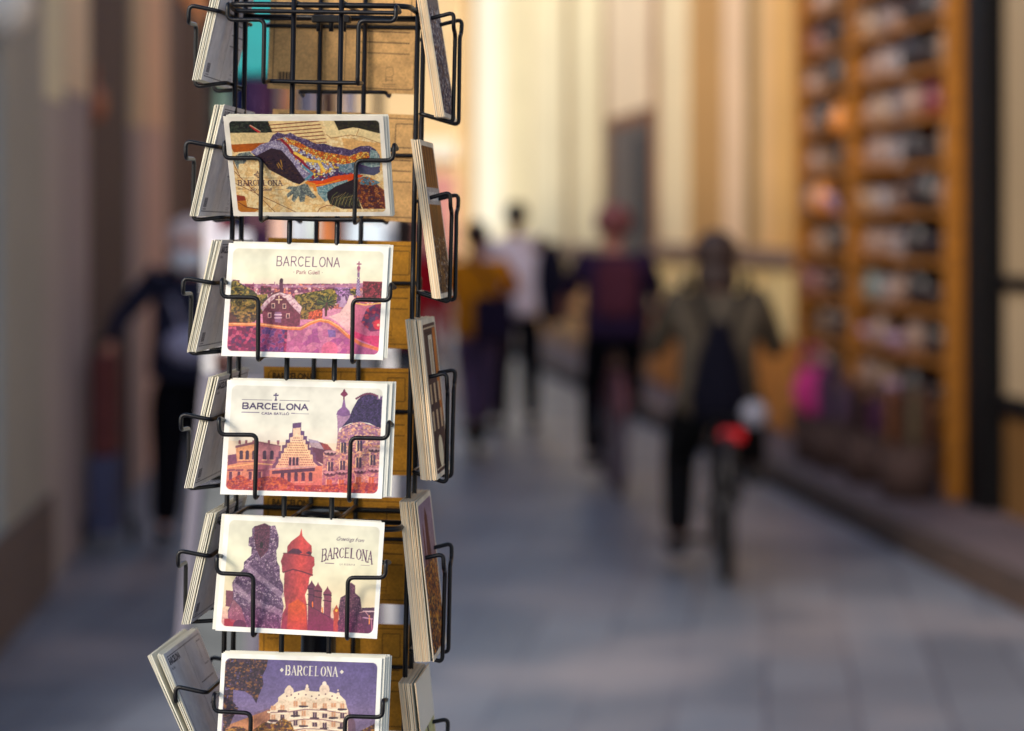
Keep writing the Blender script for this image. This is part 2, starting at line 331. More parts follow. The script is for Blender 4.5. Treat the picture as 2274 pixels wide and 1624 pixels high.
def pic_park():
    s = Print(148, 105, WHITE, [(388,110),(1606,132),(1570,982),(352,950)]); s.clip = s.rrect(5, 5, 143.2, 100, 5)
    full = s.clip; s.fill(full, vgrad([(0,(222,216,190)),(16,(234,232,206)),(30,(236,232,200)),(38,(240,214,190)),(42,(220,150,170))], s)); s.speck(full & (s.yy < 38), 14, .08)
    city = s.mask([(420,418),(1565,410),(1560,600),(415,600)]); s.fill(city, (176,98,116)); s.tiles(city, 3.4, [(196,110,116),(150,70,104),(210,150,150),(226,130,96),(130,64,96),(232,190,180)], (110,50,90), .2, ch=1.6, seed=5)
    s.poly([(420,410),(640,420),(900,428),(1200,420),(1565,398),(1565,440),(420,445)], (190,130,160), .75)
    for x, h_ in ((650,18),(745,30),(760,14),(900,12),(1092,18),(1230,10),(585,22),(1010,10)): s.line([(x,432),(x,432-h_)], .8, (180,110,150))
    for (x0,y0,x1,y1,c) in ((425,385,478,440,(140,60,90)),(520,415,590,470,(150,60,96)),(640,430,720,490,(140,56,84)),(1410,395,1560,520,(150,44,60)),(1200,440,1330,560,(170,120,170)),(1000,575,1110,680,(214,96,50)),(1030,470,1110,520,(214,110,70))):
        s.poly([(x0,y0),(x1,y0+4),(x1,y1),(x0,y1)], c); m = s.mask([(x0,y0+6),(x1,y0+8),(x1,y1),(x0,y1)])
        s.tiles(m, 2.2, [c, tuple(int(q*.7) for q in c), tuple(min(255,int(q*1.2)) for q in c)], tuple(int(q*.5) for q in c), .18, ch=1.3)
    tree = [(415,400),(450,388),(500,420),(540,440),(590,470),(620,500),(640,560),(650,620),(600,700),(410,720)]
    for k, (pts, n) in enumerate(((tree,520),([(600,500),(690,490),(700,560),(660,640),(610,640)],150),([(900,500),(1000,480),(1120,460),(1190,450),(1220,500),(1210,560),(1100,600),(960,640),(900,560)],420),([(940,590),(1010,640),(1000,680),(930,680)],90),([(1310,450),(1360,455),(1360,500),(1320,500)],50))):
        m = s.mask(pts); s.fill(m, (84,76,30)); s.leaves(m, [(70,74,28),(126,116,38),(160,136,50),(46,40,28),(190,150,60)], n, 1.5, seed=k)
    s.poly([(400,620),(460,660),(470,710),(405,712)], (84,44,30), .8)
    for k in range(18):   # palm
        a = k/18*math.pi*2; s.line([(1140,560),(1140+math.cos(a)*72,545+math.sin(a)*52+12)], 1.1, [(64,82,44),(110,120,50),(40,56,40)][k%3])
    s.line([(1140,560),(1135,650)], 2, (90,60,50))
    # gatehouse
    s.poly([(655,600),(665,550),(700,520),(735,480),(785,470),(830,490),(850,520),(900,540),(950,580),(945,640),(940,735),(665,720)], (120,56,70))
    s.poly([(640,592),(680,540),(730,500),(790,478),(850,500),(900,530),(955,590),(940,640),(900,600),(860,560),(830,520),(780,508),(740,530),(700,560),(660,620)], (220,190,190)); s.leaves(s.mask([(640,592),(680,540),(790,478),(900,530),(955,590),(900,600),(830,520),(740,530),(660,620)]), [(236,206,196),(176,120,130),(200,150,160)], 90, 1.0)
    s.disc((780,533), 4.2, (110,44,64)); s.line([(780,508),(780,560)], 1.0, (226,190,150)); s.line([(758,533),(802,533)], 1.0, (226,190,150))
    s.speck(s.mask([(660,560),(950,600),(940,735),(665,720)]), 1.5, .5)
    for x, y in ((738,580),(822,583),(712,650),(850,655)): s.poly([(x-13,y-20),(x+13,y-20),(x+13,y+18),(x-13,y+18)], (230,190,160)); s.poly([(x-8,y-14),(x+8,y-14),(x+8,y+13),(x-8,y+13)], (70,40,60))
    s.poly([(752,625),(800,625),(800,705),(752,700)], (150,110,140)); s.line([(752,645),(800,645)], 1.4, (230,200,200)); s.line([(752,668),(800,668)], 1.4, (220,190,190))
    s.poly([(783,480),(780,410),(786,380),(796,376),(806,384),(808,410),(812,480)], (110,50,80)); s.disc((796,392), 1.6, (80,30,60), 1, 2.2)
    # slender tower with cross
    s.poly([(1360,500),(1366,380),(1384,378),(1392,505)], (196,170,200)); m = s.mask([(1356,505),(1366,370),(1386,370),(1394,507)])
    chk = ((np.floor(s.xx/1.1)+np.floor(s.yy/1.3))%2 == 0) & m; s.fill(chk, (110,70,130)); s.poly([(1368,365),(1366,330),(1386,330),(1385,370)], (150,110,150)); s.poly([(1362,305),(1390,306),(1384,330),(1368,330)], (214,180,180)); s.line([(1378,318),(1379,250)], 1.1, (170,90,120)); s.line([(1366,266),(1392,267)], 1.3, (170,90,120)); s.disc((1377,296), 1.6, (170,90,120), 1, 2.0)
    for x, y in ((1264,500),(1325,500)): s.poly([(x-10,y),(x,y-14),(x+12,y),(x+26,y+90),(x-34,y+90)], (196,160,190)); s.disc((x,y), 1.3, (110,60,110))
    # serpentine bench
    s.poly([(405,715),(640,715),(860,745),(950,745),(1020,705),(1090,680),(1160,690),(1240,730),(1300,790),(1400,850),(1540,915),(1545,950),(400,950)], (176,110,140))
    mm = s.mask([(405,720),(640,722),(860,750),(850,945),(400,945)]); s.tiles(mm, 3.0, [(150,30,80),(110,24,70),(180,60,90),(80,40,90),(200,90,110)], (70,30,70), .2, seed=8)
    s.tiles(s.mask([(640,722),(828,748),(820,945),(630,945)]), 3.2, [(90,50,110),(120,40,90),(70,60,130),(150,60,100)], (180,120,160), .2, seed=18)
    s.speck(s.mask([(860,745),(1090,680),(1310,800),(1300,945),(840,945)]), 5, .4); s.tiles(s.mask([(850,745),(1100,690),(1310,830),(1310,945),(840,945)]), 5, [(200,140,160),(190,120,150),(210,150,160),(170,100,150)], (150,90,130), .12, seed=11)
    s.poly([(1150,755),(1210,760),(1212,810),(1160,812)], (90,110,180), .7); s.disc((1168,905), 7.5, (232,130,140), .85)
    s.poly([(1155,660),(1240,630),(1290,560),(1310,500),(1340,500),(1350,560),(1330,760),(1290,760),(1210,690)], (240,206,190))
    s.poly([(1340,555),(1430,575),(1520,555),(1562,560),(1555,860),(1440,830),(1330,760)], (196,110,130)); s.tiles(s.mask([(1440,600),(1520,560),(1560,565),(1552,760),(1470,770),(1400,700)]), 3, [(150,40,80),(120,40,90),(90,70,110),(190,60,70)], (90,50,90), .2)
    s.poly([(1330,760),(1440,800),(1545,800),(1545,895),(1440,850),(1340,810)], (206,60,100)); s.disc((1528,718), 4.5, (226,50,60)); s.disc((1528,720), 1.2, (255,210,160))
    s.line([(1350,558),(1430,572),(1500,562),(1560,555)], 1.2, (240,190,100))
    s.line([(405,716),(640,718),(860,746),(950,747),(1020,708),(1090,684),(1160,696),(1230,738),(1300,800),(1400,862),(1545,905)], 3.2, (226,140,60)); s.line([(405,712),(640,714),(860,742),(950,742),(1020,702),(1090,679),(1160,690),(1235,732),(1300,792)], .8, (255,214,130))
    pk = np.clip((s.yy-45)/55, 0, 1)[..., None]*.28; s.a[full] = (s.a*(1-pk) + np.array((206,20,120))*pk)[full]
    ink = (112,48,98); x, y = s.q([(996,215)])[0]; s.word(x, y, 8.6, 58, ink, .75, .75, 0, .3); x, y = s.q([(994,344)])[0]; s.text('· Park Güell ·', x, y, 5.4, (150,84,96), .95, .005)
    return s
def pic_gable():
    s = Print(148, 105, WHITE, [(362,118),(1575,140),(1545,1003),(332,978)]); s.clip = s.rrect(5, 5, 143.4, 100.4, 5)
    full = s.clip; s.fill(full, vgrad([(0,(222,220,208)),(40,(232,228,210)),(75,(240,214,190))], s))
    win = lambda x, y, w, h, c=(60,40,84): s.poly([(x-w,y-h),(x+w,y-h),(x+w,y+h),(x-w,y+h)], c)
    # left palace
    s.poly([(385,685),(450,675),(455,760),(385,800)], (110,60,110)); s.poly([(440,615),(600,580),(780,615),(790,900),(380,900),(385,760),(455,745)], (216,150,110)); s.poly([(440,615),(600,578),(780,612),(778,628),(600,596),(440,632)], (140,84,110))
    s.poly([(600,590),(780,622),(740,900),(600,900)], (176,110,130))
    for x in (470,520,575,690,760): s.poly([(x-9,600-(x>640)*-5),(x-9,572),(x+9,572),(x+9,605)], (150,90,110))
    for x in (485,530,580,660,715): win(x,690,13,28); s.disc((x,662), 1.6, (60,40,84)); s.line([(x-18,720),(x+18,720)], .8, (240,190,150))
    for x in (412,475,560,630): win(x,838,15,30,(70,44,90)); win(x+12,838,4,30,(236,190,150)); s.line([(x-24,798),(x+24,795)], 1.6, (120,70,100))
    s.line([(380,775),(600,745),(790,760)], 1.0, (250,200,130)); s.line([(385,740),(600,728)], .8, (130,70,110))
    # stepped gable
    steps = [(865,445),(930,437),(930,500),(955,502),(955,540),(975,540),(975,575),(995,580),(995,625),(1020,625),(1020,660),(1040,665),(1045,720),(1095,760),(1090,930),(720,930),(720,760),(745,730),(745,700),(765,695),(765,655),(790,650),(790,610),(815,605),(815,570),(840,565),(840,520),(865,515)]
    s.poly([(985,560),(1095,590),(1165,640),(1165,780),(1040,720)], (96,50,90)); s.poly([(985,560),(1060,575),(1105,640),(1010,620)], (170,150,170)); s.poly([(1080,590),(1130,600),(1165,640),(1105,640)], (150,60,70))
    s.poly(steps, (108,72,120)); inner = [((x-900)*.86+900, (y-700)*.9+712) for x, y in steps]; s.poly(inner, (232,190,160))
    s.poly([(900,520),(960,600),(1010,690),(1040,770),(750,770),(790,690),(840,600)], (238,200,160))
    for j in range(12):
        for i in range(24):
            x, y = 760+i*13+(j%2)*6, 555+j*18
            if abs(x-898) < (y-505)*.55: s.disc((x,y), .5, (150,60,70))
    s.poly([(840,770),(840,700),(920,695),(925,765)], (206,150,150))
    for x in (853,880,906): win(x,733,9,26,(50,34,80)); s.disc((x,707), 1.1, (50,34,80))
    s.poly([(700,790),(1095,760),(1095,925),(700,935)], (226,140,110)); s.poly([(720,800),(1040,775),(1040,800),(720,825)], (70,44,90)); s.line([(700,788),(1040,768)], 1.4, (206,170,170))
    for x in (798,848,900,953,1008): win(x,852-(x-800)*.04,13,30); s.disc((x,822), 1.6, (50,34,80)); s.line([(x-17,884),(x+17,882)], .8, (246,200,150))
    # bulb tower and scaled roof
    s.poly([(1195,385),(1205,380),(1290,380),(1298,385),(1292,420),(1240,470),(1215,480),(1205,560),(1200,420)], (170,130,160))
    s.poly([(1192,378),(1200,350),(1232,320),(1243,262),(1252,262),(1262,320),(1290,350),(1298,380),(1245,392)], (140,96,150)); s.line([(1246,262),(1248,190)], 1.2, (120,40,80)); s.disc((1248,222), 2.6, (130,44,84)); s.disc((1248,200), 1.2, (130,44,84))
    for dx in (-16,16): s.disc((1248+dx,224), 1.3, (130,44,84))
    fac = [(1100,660),(1195,650),(1205,520),(1240,470),(1350,425),(1480,460),(1535,470),(1520,965),(1095,950)]
    mf = s.mask(fac); s.fill(mf, (186,130,140)); s.leaves(mf, [(232,180,140),(140,90,130),(220,150,110),(120,70,120),(240,200,160),(170,110,150)], 1500, 1.0, seed=21)
    roof = [(1235,470),(1290,400),(1310,340),(1350,265),(1400,220),(1440,210),(1490,225),(1510,260),(1540,225),(1538,472),(1500,470),(1440,440),(1370,430),(1300,440)]
    mr = s.mask(roof); s.fill(mr, (62,44,100)); s.tiles(mr, 1.8, [(66,46,104),(84,62,120),(48,32,84)], (30,20,60), .15, ch=1.2)
    for k in range(14): s.disc((1340+k*12, 262-38*math.sin(k/13*2.6)-6), 1.0, (120,60,90))
    for x in (1500,1522,1538): s.poly([(x-8,262),(x,225),(x+8,262)], (130,90,140))
    for x, y in ((1250,625),(1370,610),(1245,760),(1365,735),(1470,715),(1155,770),(1365,880),(1238,900),(1460,880),(1148,900)):
        c = (60,50,96) if y < 800 else (214,110,50); win(x,y,20,38,c); s.line([(x,y-36),(x,y+36)], .5, (230,180,150)); s.line([(x-22,y-38),(x-22,y+38)], .9, (246,206,160))
    for x, y in ((1150,665),(1480,640),(1150,820),(1240,810),(1375,800),(1480,790)): s.disc((x,y), 5.6, (96,60,96), 1, 2.6); s.disc((x,y-8), 5.2, (206,160,170), 1, 1.4); s.disc((x-14,y+4), 1, (50,30,60)); s.disc((x+14,y+4), 1, (50,30,60))
    tm = s.mask([(375,880),(480,830),(560,870),(680,840),(800,850),(900,905),(1100,905),(1250,890),(1400,880),(1525,890),(1520,970),(375,960)])
    s.leaves(tm, [(176,70,30),(214,110,30),(130,40,50),(150,50,40),(96,30,60),(226,140,40)], 1300, 1.3, seed=5)
    pk = np.clip((s.yy-62)/38, 0, 1)[..., None]**1.3*.42; s.a[full] = (s.a*(1-pk) + np.array((196,20,90))*pk)[full]; g = (s.yy>56)[..., None]*.10; s.a[full] = (s.a*(1-g)+np.array((250,130,20))*g)[full]
    ink = (66,48,104); x, y = s.q([(731,299)])[0]; s.word(x, y-.1, 5.0, 60, ink, 1.3, 1.15, 0, .22); x, y = s.q([(733,374)])[0]; s.text('CASA BATLLÓ', x, y+.9, 3.2, ink, 1.25, .012)
    for a, b in (((480,268),(704,272)),((765,273),(987,277)),((478,363),(612,365)),((853,370),(985,373))): s.line([a, b], .4, ink)
    s.line([(735,225),(735,262)], .9, ink); s.line([(722,235),(750,235)], .9, ink); s.poly([(724,275),(735,250),(747,275)], ink)
    for p in ((735,224),(722,235),(749,235)): s.disc(p, .7, ink)
    return s
def pic_chimneys():
    s = Print(148, 105, WHITE, [(462,186),(1688,216),(1640,1070),(402,1027)]); s.clip = s.rrect(5, 4.5, 143.4, 100.4, 5)
    full = s.clip; s.fill(full, vgrad([(0,(222,220,200)),(40,(232,228,196)),(85,(236,212,170))], s))
    pal = [(148,114,144),(124,90,126),(186,156,174),(106,72,108)]
    s.poly([(480,735),(545,740),(545,860),(480,850)], (130,70,90)); s.poly([(470,940),(640,930),(640,1000),(470,1000)], (180,40,50)); s.poly([(1520,845),(1625,840),(1615,1030),(1500,1030)], (90,56,84)); s.line([(1530,870),(1620,870)], 1.2, (210,180,180)); s.line([(1530,915),(1600,925)], 1.2, (190,150,170))
    big = [(770,243),(815,262),(850,258),(862,290),(880,340),(878,410),(862,440),(868,520),(890,560),(892,640),(918,690),(920,740),(905,770),(925,840),(905,960),(905,1010),(640,1000),(590,960),(500,935),(498,880),(540,800),(528,680),(560,630),(612,580),(615,530),(670,480),(672,420),(648,410),(650,350),(675,340),(675,285),(695,265),(740,260)]
    mb = s.mask(big); s.tiles(mb, 1.5, pal, (50,30,70), .14, seed=3)
    s.poly([(695,268),(770,243),(808,262),(812,330),(800,440),(740,500),(705,430),(690,350)], (110,52,84)); s.tiles(s.mask([(695,268),(770,243),(808,262),(812,330),(800,440),(740,500),(705,430),(690,350)]), 1.4, [(116,56,84),(92,44,76),(130,70,96)], (60,24,60), .14)
    s.disc((748,402), 1.5, (30,16,40), 1, 3.0)
    for pts in ([(700,500),(760,570),(840,640),(918,700),(918,740),(820,680),(700,600),(650,560)], [(560,640),(640,700),(760,760),(900,830),(925,860),(900,870),(760,800),(600,720),(540,690)], [(530,780),(620,860),(740,930),(905,960),(905,990),(760,960),(640,910),(540,840)]): s.poly(pts, (84,54,94), .5)
    for pts in ([(640,560),(720,630),(820,700),(905,765)], [(545,700),(640,780),(760,840),(900,890)]): s.line(pts, 5.0, (182,152,170), .55)
    s.poly([(540,800),(600,860),(650,1000),(520,960),(498,900)], (190,110,110), .55); s.disc((590,985), 6, (90,40,80), 1, 5)
    mid = [(1052,275),(1060,330),(1095,370),(1130,400),(1134,450),(1125,472),(1152,485),(1155,545),(1140,560),(1142,615),(1118,630),(1110,700),(1085,760),(1100,830),(1110,1018),(905,1012),(915,900),(940,850),(922,740),(925,640),(928,600),(908,598),(905,545),(896,520),(918,460),(945,458),(945,410),(975,372),(1038,325)]
    mm = s.mask(mid); gx = np.stack([np.interp(s.xx, [60,74,88], v) for v in ((150,206,176),(56,70,60),(70,66,72))], -1); s.fill(mm, gx); s.speck(mm, 3, .25)
    s.poly([(945,455),(985,425),(1030,425),(1062,450),(1040,462),(980,460)], (90,40,70)); s.poly([(1085,455),(1110,440),(1132,450),(1125,470)], (90,40,70)); s.line([(918,598),(990,575),(1060,590),(1140,615)], 1.2, (110,40,60)); s.line([(918,460),(1000,462),(1130,475)], 1.0, (120,44,60))
    s.poly([(960,830),(1030,790),(1090,830),(1106,1015),(950,1012)], (226,92,20), .6); s.speck(mm & (s.yy > 60), 5, .3)
    for x, y, c in ((1135,650,(110,50,80)),(1183,665,(130,60,80)),(1256,692,(140,66,90))):
        s.poly([(x-26,y+80),(x-32,y+50),(x-8,y+18),(x,y),(x+8,y+18),(x+32,y+50),(x+30,y+110),(x+26,y+240),(x-26,y+220)], c); s.line([(x-30,y+62),(x+30,y+66)], 1.0, (70,30,60)); s.line([(x-32,y+104),(x+30,y+112)], .8, (70,30,60))
    for p in ((1143,810),(1218,850)): s.line([p, (p[0]+2,p[1]+36)], 1.0, (255,120,40))
    s.poly([(1110,828),(1300,935),(1420,980),(1420,1022),(1108,1016)], (134,50,80)); s.line([(1100,826),(1300,930),(1400,950)], .6, (90,40,70))
    s.poly([(1300,870),(1326,826),(1350,870),(1345,905),(1338,1022),(1304,1022),(1306,905)], (196,84,50)); s.disc((1326,868), 1.2, (255,190,60)); s.disc((1380,960), 5.4, (90,44,76), 1, 4.4)
    wr = [(1432,662),(1466,684),(1466,738),(1505,770),(1515,840),(1540,1028),(1340,1020),(1350,940),(1342,850),(1355,775),(1405,745),(1408,684)]
    s.tiles(s.mask(wr), 1.5, [(120,70,96),(96,54,84),(140,90,110)], (60,30,60), .14); s.line([(1480,860),(1482,1020)], .5, (60,30,60)); s.line([(1576,900),(1576,960)], .9, (255,170,60)); s.line([(1500,880),(1545,870),(1590,930),(1600,1020)], .7, (200,150,150))
    pk = np.clip((s.yy-78)/24, 0, 1)[..., None]*.35; s.a[full] = (s.a*(1-pk) + np.array((170,10,100))*pk)[full]
    ink = (96,48,92); x, y = s.q([(1418,362)])[0]; s.text('Greetings from', x, y, 5.0, (72,50,84), .82, -.004, .45, rot=.02)
    x, y = s.q([(1404,440)])[0]; s.word(x, y-1.2, 8.6, 46, ink, 1.0, .55, .75, .32, arc=.55)
    x, y = s.q([(1404,539)])[0]; s.text('L A   P E D R E R A', x, y, 2.4, (130,96,110), .7)
    for a, b in (((1236,525),(1302,527)),((1506,534),(1572,536))): s.line([a, b], .35, ink)
    return s
def pic_palace():
    s = Print(148, 105, WHITE, [(478,238),(1583,268),(1552,1035),(436,1010)]); s.clip = s.rrect(4, 4.5, 143.6, 100.4, 5)
    full = s.clip; s.fill(full, vgrad([(0,(96,84,138)),(40,(120,104,150)),(80,(170,140,160))], s)); s.speck(full, 10, .1)
    wl = (226,200,170)
    s.poly([(500,720),(830,600),(830,800),(500,900)], (196,130,90))
    for k in range(14): s.line([(710+k*9,630-k*3),(710+k*9,770)], .4, (130,80,80))
    bld = [(815,600),(870,555),(870,530),(910,505),(970,500),(1040,482),(1130,492),(1210,488),(1290,510),(1330,545),(1345,600),(1362,620),(1350,1000),(900,1000),(820,780)]
    s.poly(bld, wl); s.poly([(870,530),(910,500),(970,498),(1040,480),(1130,490),(1210,486),(1290,508),(1330,545),(1290,555),(1200,525),(1120,545),(1040,520),(960,555)], (240,220,190))
    for x, y, r_ in ((945,485,4.2),(1068,470,2.0),(1187,470,4.6),(1280,500,1.6)): s.disc((x,y+6), r_, (230,206,180), 1, r_*1.1); s.disc((x,y-20), r_*.5, (230,206,180)); 
    s.poly([(925,503),(945,455),(970,500)], (226,200,176)); s.poly([(1160,490),(1187,430),(1214,490)], (226,200,176)); s.disc((1187,436), 1.9, (240,220,200)); s.disc((1068,456), 1.2, (240,220,200))
    for x, y in ((930,520),(960,512),(1010,506),(1060,510),(1100,520),(1150,512),(1195,505),(1240,518),(1275,530),(985,530),(1130,535),(1225,540)): s.disc((x,y), .7, (110,70,90))
    for j in range(7):
        for i, x in enumerate((838,900,990,1046,1122,1190,1250,1310)):
            y = 590 + j*62 - 8*math.sin(x*.02) - (14 if 980<x<1260 else 0); w, h_ = (14,18) if (i+j)%3 else (17,14)
            s.poly([(x-w,y-h_),(x+w,y-h_),(x+w,y+h_),(x-w,y+h_)], (96,66,86) if (i*j)%3 else (206,150,110)); s.line([(x,y-h_),(x,y+h_)], .4, (210,180,160))
            if (i+j)%2: s.line([(x-26,y+h_+4),(x+24,y+h_+5)], 2.0, (80,56,70))
            s.line([(x-38,y+h_+13),(x-10,y+h_+17),(x+34,y+h_+12)], 1.5, (246,226,196))
        s.line([(820,628+j*62),(950,622+j*62),(1050,606+j*62),(1180,610+j*62),(1340,632+j*62)], .9, (150,110,110))
    s.poly([(1350,600),(1400,690),(1410,1000),(1345,1000)], (120,90,110))
    foli = [(498,262),(800,268),(790,330),(760,390),(770,440),(735,520),(720,570),(690,520),(640,490),(560,480),(560,560),(600,600),(560,660),(520,760),(490,780)]
    m = s.mask(foli); s.fill(m & (fnoise(s.H,s.W,14,3,4)>.42), (56,34,62)); s.leaves(m, [(50,30,58),(70,44,70),(90,60,80),(44,24,50),(150,96,50)], 900, 1.3, seed=2)
    for k, pts in enumerate(([(490,760),(560,720),(620,720),(690,760),(700,1010),(480,1010)], [(700,740),(780,690),(850,700),(900,660),(960,690),(990,760),(980,1010),(700,1010)], [(1400,760),(1480,720),(1545,690),(1550,1000),(1380,1000)])):
        m = s.mask(pts); s.fill(m & (fnoise(s.H,s.W,16,3,k)>.3), (96,60,44)); s.leaves(m, [(110,74,36),(176,120,40),(70,44,44),(206,150,60),(90,40,60),(150,90,30)], 900, 1.4, seed=k+9)
    x, y = s.q([(1100,325)])[0]; s.word(x, y, 8.2, 47, (228,222,200), 1.0, .5, .7, .42)
    for p in ((894,349),(1305,360)):
        for d in ((-7,0),(7,0),(0,-7),(0,7)): s.disc((p[0]+d[0],p[1]+d[1]), .75, (228,222,200))
    return s
def address_side(base, ink, sub='Park Güell', w=148, h=105):
    s = Print(w, h, base); s.gam = .05; f = s.rrect(-1,-1,w+1,h+1,1); s.speck(f, 5, .06, 3); s.speck(f, 1.0, .05, 8)
    s.frame(4, 4, w-4, h-4, 4, .7, ink); s.frame(w-27, 9, w-9, 33, 2, .7, ink)
    s.line([(w*.51,4),(w*.51,h-4)], .5, ink, raw=True)
    for y in (45, 55.5, 66): s.line([(w*.58,y),(w-10,y)], .8, ink, raw=True)
    s.text('BARCELONA', 8, 12.4, 8.8, ink, .80, .045, center=False); s.text(sub, 8, 17.5, 3.8, ink, .8, .0, center=False)
    for i in range(22):
        if (i*7) % 5 != 2: s.line([(10+i*.62,h-17),(10+i*.62,h-8.6)], .28+.2*((i*3)%3==0), ink, raw=True)
    s.line([(10,h-6.6),(23,h-6.6)], .7, ink, .6, raw=True)
    s.frame(w*.78, h-26, w*.78+8, h-16, 3, .3, ink); s.line([(w*.78+1,h-16),(w*.78+1,h-11)], .4, ink, raw=True); s.line([(w*.78+7,h-16),(w*.78+7,h-11)], .4, ink, raw=True); s.line([(w*.78+.5,h-13),(w*.78+7.5,h-13)], .4, ink, raw=True)
    s.line([(w*.78-2,h-9),(w*.78+10,h-9)], .7, ink, .6, raw=True); s.line([(w*.78-3,h-7),(w*.78+11,h-7)], .5, ink, .6, raw=True)
    return s
def pic_portrait(kind):
    s = Print(105, 148, (232,224,204)); s.clip = s.rrect(5,5,100,143,4); full = s.clip
    if kind == 0:
        s.fill(full, vgrad([(0,(190,160,110)),(40,(150,140,140)),(90,(96,84,104)),(148,(70,56,84))], s)); s.leaves(full & (s.yy>40), [(200,200,196),(60,48,80),(120,110,130),(160,110,60),(230,230,230)], 900, 2.2)
    elif kind == 1:
        s.fill(full, vgrad([(0,(140,84,24)),(60,(176,112,34)),(148,(70,44,40))], s))
        for k in range(14): s.line([(k*8,5),(60-k*3,143)], 2.2, [(96,54,20),(206,150,60),(60,36,30)][k%3], .8)
        s.leaves(full & (s.yy>90), [(206,150,60),(220,214,200),(50,36,50)], 260, 1.8); s.clip = None; s.poly([(0,44),(105,44),(105,60),(0,60)], (196,188,180)); s.text('BARCELONA', 54, 56, 11, (240,236,226), 1.2, .03); s.clip = full
    elif kind == 2:
        s.fill(full, (84,56,60)); s.frame(8,8,97,140,3,1.6,(210,190,160)); s.frame(13,13,92,135,3,1.2,(50,34,44))
        s.poly([(38,16),(66,16),(66,56),(38,56)], (226,218,196)); s.poly([(43,20),(61,20),(61,52),(43,52)], (196,180,150)); s.poly([(74,10),(94,10),(94,100),(74,80)], (206,120,40))
        for x in (20,50,80):
            for y in (70,95): s.poly([(x-6,y-9),(x+6,y-9),(x+6,y+9),(x-6,y+9)], (220,190,150)); s.line([(x,y-9),(x,y+9)], 1, (90,60,60))
        s.disc((52,125), 17, (240,226,190), 1, 15); s.disc((90,130), 8, (226,150,50))
    elif kind == 3:
        s.fill(full, vgrad([(0,(150,130,160)),(50,(170,140,150)),(80,(120,70,60)),(148,(60,36,50))], s)); s.poly([(40,20),(50,10),(60,20),(66,70),(60,90),(38,90),(34,60)], (110,50,40)); s.poly([(20,30),(24,22),(28,30),(30,80),(18,80)], (120,60,60))
        s.leaves(full & (s.yy>62), [(226,140,30),(190,100,20),(70,36,50),(120,60,40),(240,180,70),(50,30,60)], 1300, 2.4, seed=4)
    else:
        s.fill(full, vgrad([(0,(176,184,140)),(60,(206,206,150)),(95,(220,170,120)),(148,(190,90,90))], s)); s.poly([(50,20),(54,20),(57,60),(60,100),(44,100),(47,60)], (60,60,66)); s.disc((52,40), 3.4, (60,60,66)); s.disc((52,62), 4.0, (60,60,66)); s.text('BARCELONA', 30, 84, 5, (90,100,80), .8)
    return s
# ------------------------------------------------------------------ postcards
def paper_mat(name, rough, coat=0.0):
    m = bpy.data.materials.new(name); m.use_nodes = True; nt = m.node_tree; b = nt.nodes['Principled BSDF']
    at = nt.nodes.new('ShaderNodeAttribute'); at.attribute_name = 'print'; nt.links.new(at.outputs['Color'], b.inputs['Base Color'])
    n = nt.nodes.new('ShaderNodeTexNoise'); n.inputs['Scale'].default_value = 900; tc = nt.nodes.new('ShaderNodeTexCoord'); nt.links.new(tc.outputs['Object'], n.inputs['Vector'])
    bp = nt.nodes.new('ShaderNodeBump'); bp.inputs['Strength'].default_value = .12; bp.inputs['Distance'].default_value = .0004; nt.links.new(n.outputs[0], bp.inputs['Height']); nt.links.new(bp.outputs[0], b.inputs['Normal'])
    b.inputs['Roughness'].default_value = rough; b.inputs['Specular IOR Level'].default_value = .3; b.inputs['Coat Weight'].default_value = coat; b.inputs['Coat Roughness'].default_value = .25
    return m
M_GLOSS = paper_mat('glossy_card', .45, .02); M_MATT = paper_mat('uncoated_card', .75)
